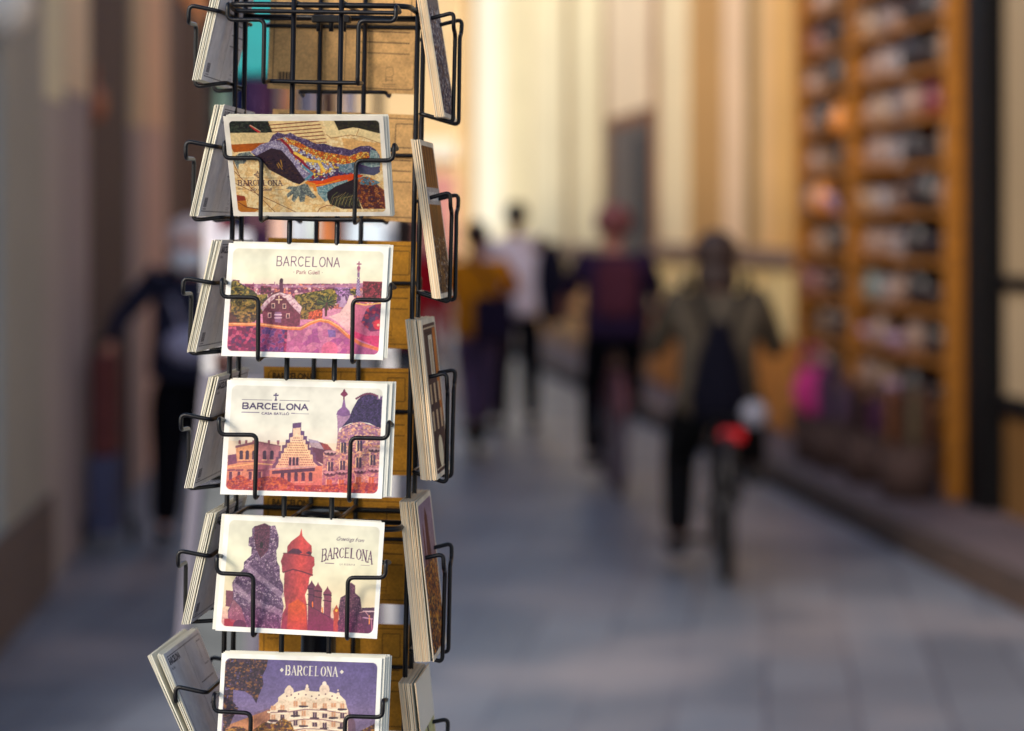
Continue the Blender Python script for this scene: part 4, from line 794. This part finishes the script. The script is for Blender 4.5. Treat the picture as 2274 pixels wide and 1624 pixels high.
def make_person(name_label, loc, rz, J, skin_c, top_m, trouser_m, shoe_m, hair_m, hair='short', group=None, sleeves=1.0, top_r=1.0, long_top=0.0, leg_r=1.0):
    root = empty('person', loc, rz, name_label, 'person', group)
    sk = mat('skin', rgb(*skin_c), rough=.55, var=.05, scale=20)
    pel, ch_, nk, hd = J['pelvis'], J['chest'], J['neck'], J['head']
    body = [[(pel, (.115, .085)), (lerp(pel, ch_, .5), (.105, .08)), (ch_, (.13, .09)), (lerp(ch_, nk, .75), (.085, .075)), (nk, (.05, .055)), (lerp(nk, hd, .45), (.058, .07)), (hd, (.078, .098)), (J['crown'], (.05, .065))]]
    top = [[(pel, (.165*top_r, .13*top_r)), (lerp(pel, ch_, .5), (.15*top_r, .125*top_r)), (ch_, (.165*top_r, .13*top_r)), (lerp(ch_, nk, .55), (.12, .10)), (lerp(ch_, nk, .9), (.075, .075))]]
    long_top = max(long_top, .09)
    if long_top: top[0].insert(0, ((pel[0], pel[1], pel[2]-long_top), (.175*top_r, .135*top_r)))
    tr = [[(lerp(pel, ch_, .12), (.155, .12)), (pel, (.165, .125))]]
    for sgn, S_ in ((-1, 'l'), (1, 'r')):
        sh, el, wr = J['sh_'+S_], J['el_'+S_], J['wr_'+S_]; hi, kn, an, to = J['hip_'+S_], J['kn_'+S_], J['an_'+S_], J['toe_'+S_]
        body.append([(ch_, (.13, .09)), (sh, .058), (lerp(sh, el, .5), .046), (el, .037), (lerp(el, wr, .5), .033), (wr, .024)])
        body += hand(wr, [wr[i]-el[i] for i in range(3)], sgn)
        body.append([(pel, (.115, .085)), (hi, .075), (lerp(hi, kn, .5), .066), (kn, .052), (lerp(kn, an, .4), .052), (an, .024), (to, (.010, .008))])
        e = lerp(sh, wr, 1) if sleeves >= 1 else el
        top.append([(ch_, (.165*top_r, .13*top_r)), (sh, .070*min(top_r, 1.2)), (lerp(sh, el, .5), .064), (el, .054)] + ([(lerp(el, wr, .5), .048), (lerp(el, wr, .93), .040)] if sleeves >= 1 else []))
        tr.append([(pel, (.165, .125)), (hi, .105*leg_r), (lerp(hi, kn, .5), .090*leg_r), (kn, .070*leg_r), (lerp(kn, an, .4), .064*leg_r), (lerp(kn, an, .99), .056*leg_r)])
        heel = (an[0], an[1] - (to[1]-an[1])*.28, an[2]-.035); skin_mesh('shoe', shoe_m, root, [[(lerp(heel, to, -.35), (.054, .050)), (lerp(heel, to, .1), (.060, .056)), (lerp(heel, to, .6), (.062, .046)), (lerp(heel, to, 1.1), (.062, .038)), (lerp(heel, to, 1.5), (.048, .028))]], 1)
    skin_mesh('body', sk, root, body); skin_mesh('top', top_m, root, top); skin_mesh('trousers', trouser_m, root, tr)
    f = J.get('face', (0, 1, 0)); F_ = Vector(f).normalized(); H = Vector(hd)
    for sx in (-1, 1): MB().ell(H + F_.cross(Vector((0,0,1)))*(.078*sx) + Vector((0,0,-.005)), (.012, .02, .03), 10, 8).build('ear', sk, root)
    MB().ell(H + F_*.098 + Vector((0,0,-.012)), (.014, .016, .024), 10, 8).build('nose', sk, root)
    for sx in (-1, 1): MB().ell(H + F_*.086 + F_.cross(Vector((0,0,1)))*(.032*sx) + Vector((0,0,.018)), (.012,.010,.007), 10, 8).build('eye', mat('eye', rgb(40,30,28), rough=.2), root)
    MB().ell(H + F_*.088 + Vector((0,0,-.052)), (.022,.010,.007), 10, 8).build('mouth', mat('lips', rgb(150,80,76)), root)
    hb = MB(); c = H - F_*.022 + Vector((0,0,.032))
    if hair == 'short': hb.ell(c, (.094, .108, .098), 24, 16)
    elif hair == 'bun': hb.ell(c, (.10, .112, .105), 24, 16); hb.ell(c - F_*.1 + Vector((0,0,.06)), (.045, .045, .045), 14, 10)
    elif hair == 'long': hb.ell(c, (.105, .115, .105), 24, 16); hb.ell(c - F_*.04 - Vector((0,0,.12)), (.10, .07, .12), 20, 14)
    elif hair == 'fluffy': hb.ell(c - F_*.035 + Vector((0,0,.012)), (.118, .105, .105), 24, 16)
    for v in hb.bm.verts: v.co += v.co.normalized() * .006 * math.sin(v.co.x*170 + v.co.z*130)
    hb.build('hair', hair_m, root)
    return root
def cloth(c, var=.2, sc=14): return mat('cloth', rgb(*c), rough=.95, var=var, scale=sc, bump=.25, bscale=40, spec=.15)
def standing(h=1.72, stride=.12, sh=.19, face=(0, 1, 0)):
    k = h/1.72
    J = dict(pelvis=(0,0,.93*k), chest=(0,0,1.27*k), neck=(0,0,1.45*k), head=(0,.02,1.60*k), crown=(0,.01,1.66*k), face=face)
    for s, S_ in ((-1,'l'),(1,'r')):
        st = stride*s
        J['sh_'+S_]=(s*sh*k,0,1.39*k); J['el_'+S_]=(s*(sh+.06)*k,-st*.5,1.12*k); J['wr_'+S_]=(s*(sh+.06)*k,.08-st*.6,.88*k)
        J['hip_'+S_]=(s*.10*k,0,.88*k); J['kn_'+S_]=(s*.11*k,.04+st*.6,.48*k); J['an_'+S_]=(s*.12*k,-.02+st*1.3,.085); J['toe_'+S_]=(s*.13*k,.14+st*1.3,.035)
    return J
DARK = cloth((26, 26, 44)); BLACKC = cloth((20, 19, 26)); SHOE = mat('shoe', rgb(30, 28, 34), rough=.6)
HAIR_D = mat('hair', rgb(46, 26, 22), rough=.6, var=.3, scale=60); HAIR_B = mat('hair', rgb(28, 34, 38), rough=.6, var=.3, scale=60)

# woman on the left with a face mask, arm stretched out to a trolley
J = standing(1.64, .05, .18, face=(0, -1, 0)); J['neck'] = (0, 0, 1.36); J['head'] = (0, -.03, 1.495); J['crown'] = (0, -.02, 1.56)
for S_ in 'lr': t = J['toe_'+S_]; J['toe_'+S_] = (t[0], -t[1]-.02, t[2])
J['sh_l'] = (-.18, 0, 1.32); J['el_l'] = (-.36, -.02, 1.12); J['wr_l'] = (-.40, -.06, .99); J['wr_r'] = (.20, -.12, .98); J['el_r'] = (.25, .04, 1.08)
w = make_person('white-haired woman in a dark blue top and pale face mask, reaching out her arm', (-1.625, 12.2, 0), 0, J, (214, 150, 130), cloth((40, 42, 62)), cloth((7, 7, 16)), SHOE, mat('white_hair', rgb(240, 224, 222), rough=.7, var=.15, scale=70), 'fluffy', None, 1.0, 1.38, 0, 1.4)
b = MB().ell((0,-.11,1.425), (.085,.055,.062), 20, 14)
b.build('face_mask', mat('pale_blue_mask', rgb(226, 234, 246), rough=.8), w)
b = MB().ell((.03,-.16,1.0), (.14,.06,.09), 18, 12); b.tube([(-.15,-.02,1.36),(-.06,-.13,1.2),(0,-.16,1.05)], .01).build('waist_bag', mat('grey_lilac_nylon', rgb(168, 168, 200), rough=.6), w)
# the trolley she holds: upright handle and a two-tone bag on wheels
tr = empty('shopping_trolley', (-2.015, 12.0, 0), 0, 'dark red shopping trolley with a blue-grey lower bag under the hand of the masked woman', 'trolley')
MB().box(-.055,.055,-.12,.12,.46,.96,.02).build('upper_bag', cloth((108, 62, 62)), tr); MB().box(-.07,.07,-.14,.14,.08,.455,.02).build('lower_bag', cloth((82, 86, 116)), tr)
MB().tube([(-.09,.13,.1),(-.09,.13,1.02),(.09,.13,1.02),(.09,.13,.1)], .010, fillet=.04).build('handle', M_BLACK, tr)
for x in (-.12, .12): MB().lathe([(.02,-.012),(.07,-.012),(.07,.012),(.02,.012)], 20, Matrix.Translation((x,.1,.07)) @ Matrix.Rotation(R(90),4,'Y')).build('wheel', M_BLACK, tr)
# pair walking far up the street: yellow jacket on a scooter, white shirt
J = standing(1.62, .02); J['kn_l'] = (-.07, .05, .56); J['kn_r'] = (.07, .05, .56)
for S_, s_ in (('l', -1), ('r', 1)): J['an_'+S_] = (s_*.05, -.03 + .1*s_, .205); J['toe_'+S_] = (s_*.06, .12 + .1*s_, .155); J['el_'+S_] = (s_*.27, .10, 1.16); J['wr_'+S_] = (s_*.20, .32, 1.12)
p = make_person('person in a mustard yellow jacket riding a kick scooter away', (-.25, 17.0, 0), 0, J, (180,120,90), cloth((206, 130, 24)), cloth((92, 74, 104)), SHOE, HAIR_D, 'short', None, 1.0, 1.1)
MB().box(-.02,.26,-.24,-.12,.80,1.10,.03).tube([(.16,-.16,1.08),(.05,-.17,1.3),(-.14,-.02,1.42)], .014).build('shoulder_bag', cloth((34, 26, 48)), p)
sc = empty('kick_scooter', (-.25, 17.0, 0), 0, 'dark kick scooter under the rider in the mustard yellow jacket', 'scooter')
MB().box(-.07,.07,-.32,.28,.10,.135,.015).build('deck', M_BLACK, sc); MB().tube([(0,.30,.12),(0,.36,.9),(0,.36,1.08)], .017).build('stem', M_BLACK, sc); MB().tube([(-.24,.34,1.10),(.24,.34,1.10)], .016).build('handlebar', M_BLACK, sc)
for y in (-.42, .40): MB().lathe([(.03,-.022),(.11,-.024),(.12,0),(.11,.024),(.03,.022)], 24, Matrix.Translation((0,y,.12)) @ Matrix.Rotation(R(90),4,'Y')).build('wheel', M_BLACK, sc)
MB().box(-.045,.045,-.5,-.3,.20,.215,.006).build('mudguard', M_BLACK, sc)
J = standing(1.78, .10)
p = make_person('tall person in a white shirt and dark trousers walking away', (.03, 18.8, 0), 0, J, (150,110,90), cloth((240, 228, 238), .05), cloth((14, 15, 24)), SHOE, HAIR_B, 'short', None, .5, 1.55, 0, 1.2)
MB().ell((.27,-.06,1.14),(.13,.13,.33),18,14).build('jacket_over_arm', cloth((22, 22, 40)), p)
# red top, behind the rack
p = make_person('person in a red top glimpsed through the wires of the rack', (-.70, 15.6, 0), R(12), standing(1.66, .1), (190,140,120), cloth((186, 24, 40)), cloth((30, 32, 52)), SHOE, HAIR_D, 'long', None, 1.0, 1.2)
p = make_person('small figure in a pink top seen through the gap right of the rack', (-.86, 26.0, 0), 0, standing(1.62, .1), (190,140,120), cloth((206, 120, 140)), cloth((110, 90, 120)), SHOE, HAIR_D, 'short')

# ---- cyclists
def bicycle(loc, rz, label, frame_c, tyre_m, lamp=None, red_frame=False):
    root = empty('bicycle', loc, rz, label, 'bicycle'); fmt = mat('frame_paint', rgb(*frame_c), rough=.35)
    for y in (0, 1.04):
        Mx = Matrix.Translation((0, y, .345)) @ Matrix.Rotation(R(90), 4, 'Y')
        b = MB(); pts = [(.325*math.cos(a), .325*math.sin(a), 0) for a in (2*math.pi*k/48 for k in range(48))]; b.tube(pts, .030, 10, True)
        bmesh.ops.transform(b.bm, matrix=Mx, verts=b.bm.verts); w_ = b.build('wheel', tyre_m, root)
        b = MB(); b.tube([(q[0]*.93, q[1]*.93, 0) for q in pts], .010, 8, True)
        for k in range(20): a = 2*math.pi*k/20; b.tube([(.02*math.cos(a+.4), .02*math.sin(a+.4), (k%2)*.03-.015), (.30*math.cos(a), .30*math.sin(a), 0)], .0015, 4)
        b.lathe([(.02,-.04),(.028,0),(.02,.04)], 12); bmesh.ops.transform(b.bm, matrix=Mx, verts=b.bm.verts); b.build('rim', mat('alloy', rgb(150,150,156), rough=.3, metal=.9), w_)
        b = MB(); a0, a1 = (20, 170) if y == 0 else (40, 150)
        b.tube([(0, y+.37*math.cos(R(a)), .345+.37*math.sin(R(a))) for a in range(a0, a1, 10)], .030, 8); b.build('mudguard', fmt, root)
    bb, st, hs = (0,.44,.30), (0,.30,.80), (0,.86,.84)
    b = MB()
    for q in ([bb, st], [bb, hs], [st, hs], [(0,.86,.84),(0,.84,.98)], [bb, (.0,.0,.345)]): b.tube(q, .017)
    for s_ in (-.05, .05): b.tube([(s_,0,.345), (0,.30,.78)], .009); b.tube([(s_,0,.345), bb], .010); b.tube([(s_,1.04,.345), (0,.88,.70)], .012)
    b.build('frame', fmt, root); MB().tube([(0,.30,.78),(0,.27,.90)], .014).build('seat_post', M_BLACK, root)
    MB().ell((0,.24,.93),(.085,.13,.03)).ell((0,.37,.93),(.03,.10,.025)).build('saddle', M_BLACK, root)
    MB().tube([(-.30,.70,1.04),(-.26,.82,1.06),(-.1,.86,1.02),(.1,.86,1.02),(.26,.82,1.06),(.30,.70,1.04)], .013, fillet=.04).build('handlebar', M_BLACK, root)
    b = MB()
    for z, y0, y1 in ((.74,-.16,.26),): b.tube([(-.07,y0,z),(.07,y0,z),(.07,y1,z),(-.07,y1,z)], .006, closed=True, fillet=.02); b.tube([(0,y0,z),(0,y1,z)], .005)
    for s_ in (-.07,.07): b.tube([(s_,-.02,.36),(s_,-.10,.74)], .005)
    b.build('luggage_rack', M_BLACK, root)
    b = MB().lathe([(.09,-.005),(.09,.005)], 24, Matrix.Translation((.05,.44,.30)) @ Matrix.Rotation(R(90),4,'Y')).tube([(-.07,.44,.30),(-.07,.46,.13)], .009).tube([(.07,.44,.30),(.07,.42,.47)], .009)
    b.box(-.19,-.06,.41,.51,.115,.14,.005).box(.06,.17,.37,.47,.46,.485,.005).tube([(-.08,.44,.30),(.08,.44,.30)], .012).build('crank', M_BLACK, root)
    if lamp: MB().box(-.052+lamp,.052+lamp,-.21,-.165,.64,.695,.012).build('rear_lamp', mat('red_lens', (.5,.0,.005,1), rough=.4, emit=.12), root)
    return root
def riding(face=(0,1,0), up=0.0):
    J = dict(pelvis=(0,.24,1.00+up), chest=(0,.34,1.30+up), neck=(0,.40,1.46+up), head=(0,.45,1.60+up), crown=(0,.44,1.655+up), face=face,
             sh_l=(-.19,.37,1.40+up), el_l=(-.28,.52,1.18+up), wr_l=(-.29,.70,1.08), sh_r=(.19,.37,1.40+up), el_r=(.28,.52,1.18+up), wr_r=(.29,.70,1.08),
             hip_l=(-.10,.26,.95+up), kn_l=(-.13,.62,.80), an_l=(-.13,.40,.56), toe_l=(-.13,.52,.50), hip_r=(.10,.26,.95+up), kn_r=(.13,.55,.58), an_r=(.13,.42,.22), toe_r=(.13,.54,.155))
    return J
RY_ = 10.9; rx = (1612-CX)/F*RY_
bicycle((rx, RY_, 0), R(-3), 'black bicycle with a glowing red rear lamp, nearest on the right', (18,16,22), mat('tyre', rgb(20,18,22), rough=.8), .02)
J = riding(up=-.09); J['kn_l'] = (-.17,.56,.58); J['an_l'] = (-.18,.36,.215); J['toe_l'] = (-.20,.48,.175); J['kn_r'] = (.15,.60,.80); J['an_r'] = (.17,.38,.54); J['toe_r'] = (.19,.50,.50)
p = make_person('cyclist in a khaki jacket with a dark backpack, nearest on the right', (rx-.03, RY_, -.07), R(-3), J, (120,76,56), cloth((84, 75, 64)), cloth((8, 8, 12)), SHOE, HAIR_D, 'long', None, 1.0, 1.26, .16, 1.25)
bp = MB()
bp.lathe([(.05,.78),(.125,.80),(.135,.90),(.10,1.06),(.055,1.19),(.015,1.24)], 24)
for v in bp.bm.verts: v.co.y = v.co.y*.6 - .03
bp.build('backpack', mat('black_nylon', rgb(10, 10, 24), rough=.85, bump=.2, spec=.1), p)
MB().tube([(-.05,0,1.19),(-.14,.22,1.44),(-.17,.52,1.32)], .016).tube([(.05,0,1.19),(.14,.22,1.44),(.17,.52,1.32)], .016).build('strap', M_BLACK, p)
o = MB().ell((0,0,0),(.05,.035,.05)).lathe([(.058,-.006),(.058,.006)],24,Matrix.Rotation(R(90),4,'X')).build('highlight_blob', mat('silver_highlight', rgb(130, 130, 146), rough=.3)); o.location = (rx+.115, RY_-.12, .76)  # rounded shape added to make the bright bokeh highlight by the rear lamp
tag(o, 'silver helmet shape added on the luggage rack above the red rear lamp', 'highlight')
RY2 = 14.4; rx2 = (1375-CX)/F*RY2
bicycle((rx2, RY2, 0), R(2), 'dull red bicycle under the cyclist in plum, middle of the street', (120,70,78), mat('tyre', rgb(96,84,96), rough=.8))
J = riding(); J['an_l'] = (-.14,.38,.215); J['toe_l'] = (-.14,.50,.175); J['kn_l'] = (-.13,.54,.60); J['kn_r'] = (.13,.62,.76); J['an_r'] = (.13,.38,.56); J['toe_r'] = (.13,.50,.515)
p = make_person('cyclist in a plum top with reddish hair and a maroon pack, middle of the street', (rx2, RY2, -.02), R(2), J, (200,130,110), cloth((46, 30, 58)), cloth((8, 8, 18)), SHOE, mat('red_hair', rgb(140, 76, 74), rough=.6, var=.2, scale=60), 'fluffy', None, .5, 1.32)
MB().box(-.13,.13,.06,.22,1.06,1.42,.06).build('backpack', cloth((92, 46, 60)), p)

# ------------------------------------------------------------------ right: wooden shelves of pots outside the shop
Y0s, Y1s = RY(2130), RY(1784); MS, LS = along(WX, Y0s, Y1s, 1)
M_WOOD = mat('orange_pine', rgb(158, 98, 20), rough=.55, var=.25, scale=3, stretch=(1, 1, 6))
sh = empty('display_shelves', MS.to_translation(), 0, 'tall orange wooden shelves full of small pots beside the black post', 'shelf unit'); bpy.context.view_layer.update()
def sbx(name, *a, m=M_WOOD, bev=.004, root=None):
    b = MB().box(*a, bev); bmesh.ops.transform(b.bm, matrix=Matrix.Translation(-MS.to_translation()) @ MS, verts=b.bm.verts); return b.build(name, m, root or sh)
LV = [3.04, 2.76, 2.49, 2.22, 1.95, 1.68, 1.40, 1.12, .84, .56]; div = LS * .60
for x in (0, div, LS-.05): sbx('side_panel', x, x+(.10 if x == 0 else .07), -.06, .38, .1, 3.55)
for z in LV: 
    sbx('shelf', .101, div-.001, -.05, .35, z-.03, z); sbx('shelf', div+.071, LS-.051, -.05, .35, z-.03, z)
sbx('back_panel', .101, LS-.051, .351, .38, .12, 3.5, m=mat('brown_back', rgb(136, 84, 40), rough=.7, var=.2, scale=3))
def pot_mesh(kind):
    b = MB()
    if kind == 0: b.lathe([(.05,0),(.085,.03),(.095,.09),(.07,.15),(.055,.17),(.065,.185),(.058,.185),(.05,.17)], 20)
    elif kind == 1: b.lathe([(.06,0),(.075,.01),(.08,.16),(.074,.16),(.07,.02)], 20).tube([(.078,0,.13),(.13,0,.12),(.13,0,.06),(.078,0,.04)], .009, fillet=.02)
    else: b.lathe([(.04,0),(.05,.01),(.11,.07),(.12,.11),(.112,.11),(.05,.02)], 20)
    bmesh.ops.recalc_face_normals(b.bm, faces=b.bm.faces); me = bpy.data.meshes.new('pot'); b.bm.to_mesh(me); b.bm.free(); return me
POT = [('pale pink vase', (146,116,102), 0), ('cream mug', (152,122,98), 1), ('charcoal vase', (48,42,44), 0), ('dark bowl', (46,38,42), 2), ('white mug', (140,128,130), 1), ('lilac bowl', (170,140,170), 2), ('orange vase', (222,140,60), 0), ('rose mug', (136,88,84), 1), ('grey green vase', (120,132,130), 0), ('maroon vase', (110,30,44), 0)]
PM = []
for n_, c, k in POT: me = pot_mesh(k); me.materials.append(mat('glaze', rgb(*c), rough=.35, var=.12, scale=12)); PM.append(me)
ords = ['top', 'second', 'third', 'fourth', 'fifth', 'sixth', 'seventh', 'eighth', 'ninth', 'tenth']
plan = {(3,0): (9,9,0,4,1,0), (7,0): (3,3,2,0,4,8), (8,0): (3,2,0,5,4,5), (9,0): (3,3,2,5,4,0), (3,1): (6,2,0), (5,1): (3,5,6,0)}
for r_, z in enumerate(LV):
    for bay, (xa, xb, n) in enumerate(((.30, div-.16, 6), (div+.22, LS-.18, 4))):
        seq = plan.get((r_, bay)) or (((0,2,3,0,4,1) if r_ % 2 else (1,3,2,4,0,0)) if bay == 0 else ((2,3,0,7) if r_ % 2 else (3,2,1,0)))
        for i in range(n):
            x = xa + (xb-xa)*i/(n-1) + random.uniform(-.02,.02); kk = seq[min(len(seq)-1, i*len(seq)//n)]
            if random.random() < .12: kk = random.choice((0,1,4,7,3))
            o = bpy.data.objects.new('pot', PM[kk]); COL.objects.link(o); o.location = MS @ Vector((x, .06+random.uniform(-.02,.05), z+.001)); o.rotation_euler = (0,0,random.uniform(0,6)); s_ = random.uniform(.9,1.2) * (1.15 if kk in (2,3) else 1); o.scale = (s_,s_,s_)
            tag(o, '%s, number %s from the near end of the %s shelf down, %s bay' % (POT[kk][0], i+1, ords[r_], 'near' if bay == 0 else 'far'), 'pot', 'pots on the wooden shelves')
# baskets of rolled cloth and a magenta bag below
M_WICK = mat('wicker', rgb(78, 56, 50), rough=.8, var=.35, scale=40, bump=.6, bscale=80)
for i, (px_, Yb, c) in enumerate(((1800,15.4,(84,66,80)),(1880,14.9,(88,70,76)),(1960,14.1,(70,52,54)),(2050,13.3,(92,64,52)))):
    X = WX(Yb)-.25; t = empty('basket', (X, Yb, .096), 0, 'tall wicker basket of %s rolled cloth below the shelves, %s from the far end' % (('mauve','grey rose','brown','rust')[i], ('first','second','third','fourth')[i]), 'basket', 'baskets below the shelves')
    MB().lathe([(.14,0),(.19,.30),(.185,.30),(.13,.02)], 28, capt=False).build('wicker_body', M_WICK, t); MB().tube([(.188*math.cos(a),.188*math.sin(a),.30) for a in (2*math.pi*k/28 for k in range(28))], .012, closed=True).build('rim', M_WICK, t)
    for q in range(7):
        a = q*2.4; rr = .05 + .06*(q % 3)/2; mc = cloth(tuple(max(0,min(255,v+random.randint(-14,14))) for v in c))
        o = MB().tube([(0,0,.03),(.02*math.cos(a),.02*math.sin(a),random.uniform(.48,.62))], [.034,.03], 12).build('cloth_roll', mc); o.location = (X+rr*math.cos(a), Yb+rr*math.sin(a), .1)
        tag(o, 'rolled %s cloth standing in the %s basket from the far end' % (('mauve','grey rose','brown','rust')[i], ('first','second','third','fourth')[i]), 'cloth roll', 'cloth rolls in the %s basket' % ('first','second','third','fourth')[i])
t = empty('shoulder_bag', P(1803, 905, 15.0), 0, 'magenta shoulder bag hanging from the far end of the shelves', 'bag')
b = MB().ell((0,0,.10),(.12,.05,.15)); b.build('bag_body', cloth((206, 60, 130)), t); MB().tube([(-.08,0,.2),(-.04,.0,.38),(.04,0,.38),(.08,0,.2)], .010, fillet=.04).build('strap', cloth((186, 50, 120)), t)

# ------------------------------------------------------------------ left, behind the rack: souvenir stall
def garment(x, Y, ztop, w, h, c, label, name='scarf', c2=None):
    root = empty(name, (x, Y, ztop), 0, label, 'garment', 'garments hanging on the rail behind the rack')
    b = MB(); n = 18; vs = []
    for j in range(12):
        z = -h*j/11; row = []
        for i in range(n+1):
            u = i/n - .5; sp = w*(1 - .25*math.exp(-j*.8)); row.append(b.bm.verts.new((u*sp, .018*math.sin(u*26+j*.3)*(1+j*.08), z)))
        vs.append(row)
    for A, B in zip(vs, vs[1:]):
        for i in range(n): b.bm.faces.new((A[i], A[i+1], B[i+1], B[i])).smooth = True
    o = b.build('cloth', cloth(c, .25, 9), root); o.modifiers.new('thick', 'SOLIDIFY').thickness = .004
    MB().tube([(-w*.4,0,0),(0,0,.045),(w*.4,0,0)], .004).tube([(0,0,.045),(0,0,.09),(.015,0,.10)], .0025).build('hanger', M_BLACK, root)
YR = 6.6
rl = empty('clothes_rail', (-.62, YR, 0), 0, 'black clothes rail of souvenir garments behind the rack', 'clothes rail')
for x in (-.20, .255): MB().tube([(x,0,0),(x,0,2.42)], .013).build('post', M_BLACK, rl); MB().tube([(x,-.22,.012),(x,.22,.012)], .013).build('foot', M_BLACK, rl)
MB().tube([(-.22,0,2.42),(.275,0,2.42)], .013).build('top_bar', M_BLACK, rl)
gz = 2.32; s_ = YR/F
for px_, w_, h_, c, lab in ((497,36,.86,(186,206,190),'pale green cloth at the left end of the rail'),(535,44,.84,(44,48,104),'navy cloth, second along the rail from the left'),(578,48,.86,(120,84,124),'purple cloth, third along the rail'),(603,26,.70,(30,34,66),'dark blue narrow cloth beside the purple one'),
                            (622,20,.95,(226,222,222),'white narrow cloth beside the orange one'),(642,18,.95,(232,150,70),'narrow orange cloth in the middle of the rail'),(668,26,.95,(128,134,156),'blue-grey cloth right of the orange one'),(694,24,.95,(214,206,220),'pale lilac cloth, fourth from the right end'),
                            (727,38,.92,(140,108,98),'taupe cloth, second from the right end'),(775,32,.88,(214,208,222),'white lilac cloth at the right end of the rail')):
    garment((px_-CX)*s_, YR + random.uniform(-.03,.03), gz, w_*s_*1.05, h_, c, lab)
o = MB().box(-.06,.06,-.05,.05,-.36,0,.012).tube([(0,0,0),(0,0,.28)], .004).build('hanging_lantern', mat('teal_paper', rgb(14, 150, 152), rough=.6, var=.1)); o.location = P(582, 8, 5.6); o.location.z += .19; tag(o, 'turquoise paper lantern hanging behind the top of the rack', 'lantern')
# table with boxes
YT = 5.4; tb = empty('market_table', (-.55, YT, 0), 0, 'grey trestle table of boxed souvenirs behind the rack', 'table'); q = YT/F
MB().box(-.13,.27,-.25,.25,.87,.90,.004).build('table_top', mat('grey_top', rgb(126,128,140), rough=.5), tb)
for x in (-.10, .24):
    for y in (-.2, .2): MB().tube([(x,y,0),(x,y,.87)], .014).build('leg', M_BLACK, tb)
MB().box(-.13,.27,-.256,-.251,.30,.87).build('front_cloth', cloth((96,84,104)), tb)
bxs = [(482,514,0,.34,(196,186,200)),(520,596,0,.30,(44,46,84)),(597,622,.0,.36,(90,96,140)),(626,668,0,.33,(190,194,206)),(676,700,0,.30,(70,72,96)),(706,744,0,.35,(206,210,216)),(750,800,0,.29,(40,44,66)),(806,850,0,.33,(150,150,168))]
nm = ['lilac white','navy','slate blue','mint white','charcoal blue','white','near-black','grey lilac']
for (x0, x1, dy, h_, c), n_ in zip(bxs, nm):
    t = empty('souvenir_box', ((x0+x1)/2*q-CX*q, YT-.08, .901), 0, '%s box standing on the trestle table behind the rack' % n_, 'box', 'boxes on the trestle table'); w_ = (x1-x0)*q/2-.002
    MB().box(-w_,w_,-.1,.1,0,h_-.05,.004).build('carton', mat('carton', rgb(*c), rough=.5, var=.15, scale=12), t); MB().box(-w_-.001,w_+.001,-.101,.101,h_-.049,h_,.004).build('lid', mat('carton', rgb(*[min(255,int(v*1.1)) for v in c]), rough=.5), t)
# upper tier of prints on a stand, seen between the second and third rows
YU = 6.0; u = YU/F; st = empty('print_stand', (-.60, YU, 0), 0, 'white slatted stand of prints behind the rack', 'stand')
for x in (-.151, .296): MB().box(x-.012,x+.012,-.012,.012,0,1.64).build('upright', mat('white_paint', rgb(220,218,220), rough=.5), st)
for z in (1.50, 1.30, 1.10): MB().box(-.151,.296,-.03,-.013,z-.012,z).build('ledge', mat('white_paint', rgb(220,218,220), rough=.5), st)
for x0, x1, y0, y1, c, lab in ((462,486,470,560,(220,212,224),'lilac white'),(488,512,470,512,(110,24,44),'maroon'),(488,560,513,580,(214,214,224),'white'),(543,604,470,511,(70,20,44),'dark plum'),(606,636,470,580,(222,180,160),'peach'),(640,684,480,580,(190,196,206),'pale grey'),(686,708,480,580,(206,220,214),'mint'),(711,744,480,580,(196,112,50),'orange brown'),(746,768,480,580,(110,70,60),'brown'),(772,856,490,590,(206,220,232),'pale blue')):
    a, c_ = P(x0, y0, YU-.05), P(x1, y1, YU-.05)
    o = MB().box(a.x, c_.x-.002, YU-.05, YU-.04, c_.z, a.z, .002).build('print', mat('print_paper', rgb(*c), rough=.5, var=.15, scale=14)); tag(o, '%s print standing on the white stand behind the rack' % lab, 'print', 'prints on the white stand')
# leaning frame, left of the rack
YF = 4.1
fr = empty('poster_frame', P(470, 1208, YF), 0, 'tall lilac-edged poster frame with a grey green sheet, leaning behind the left stacks', 'frame')
k_ = F/YF; H_ = (1215-838)/k_
Ms = Matrix.Rotation(R(4.5), 4, 'Y') @ Matrix.Rotation(R(-8), 4, 'X')
MB().box(-.045,-.022,-.01,.01,-.24,H_,.003,Ms).box(.075,.098,-.01,.01,-.24,H_,.003,Ms).box(-.022,.075,-.01,.01,H_-.023,H_,.003,Ms).box(-.022,.075,-.01,.01,-.24,-.217,.003,Ms).build('frame', mat('lilac_metal', rgb(104, 99, 112), rough=.45), fr)
MB().box(-.0215,.0745,-.004,.004,-.216,.10,0,Ms).build('poster', mat('grey_green_print', rgb(96, 100, 102), rough=.6, var=.25, scale=16), fr)
MB().box(-.0215,.0745,-.004,.004,.101,H_-.024,0,Ms).build('poster', mat('dark_print', rgb(40, 40, 60), rough=.6, var=.5, scale=16), fr)
MB().tube([(0,.02,-.24),(0,.16,-.24-(fr.location.z-.25))], .012).tube([(.05,.02,.1),(.05,.3,-fr.location.z+.01)], .012).tube([(0,-.02,-.22),(0,-.06,-fr.location.z+.01)], .012).build('easel_legs', M_BLACK, fr)
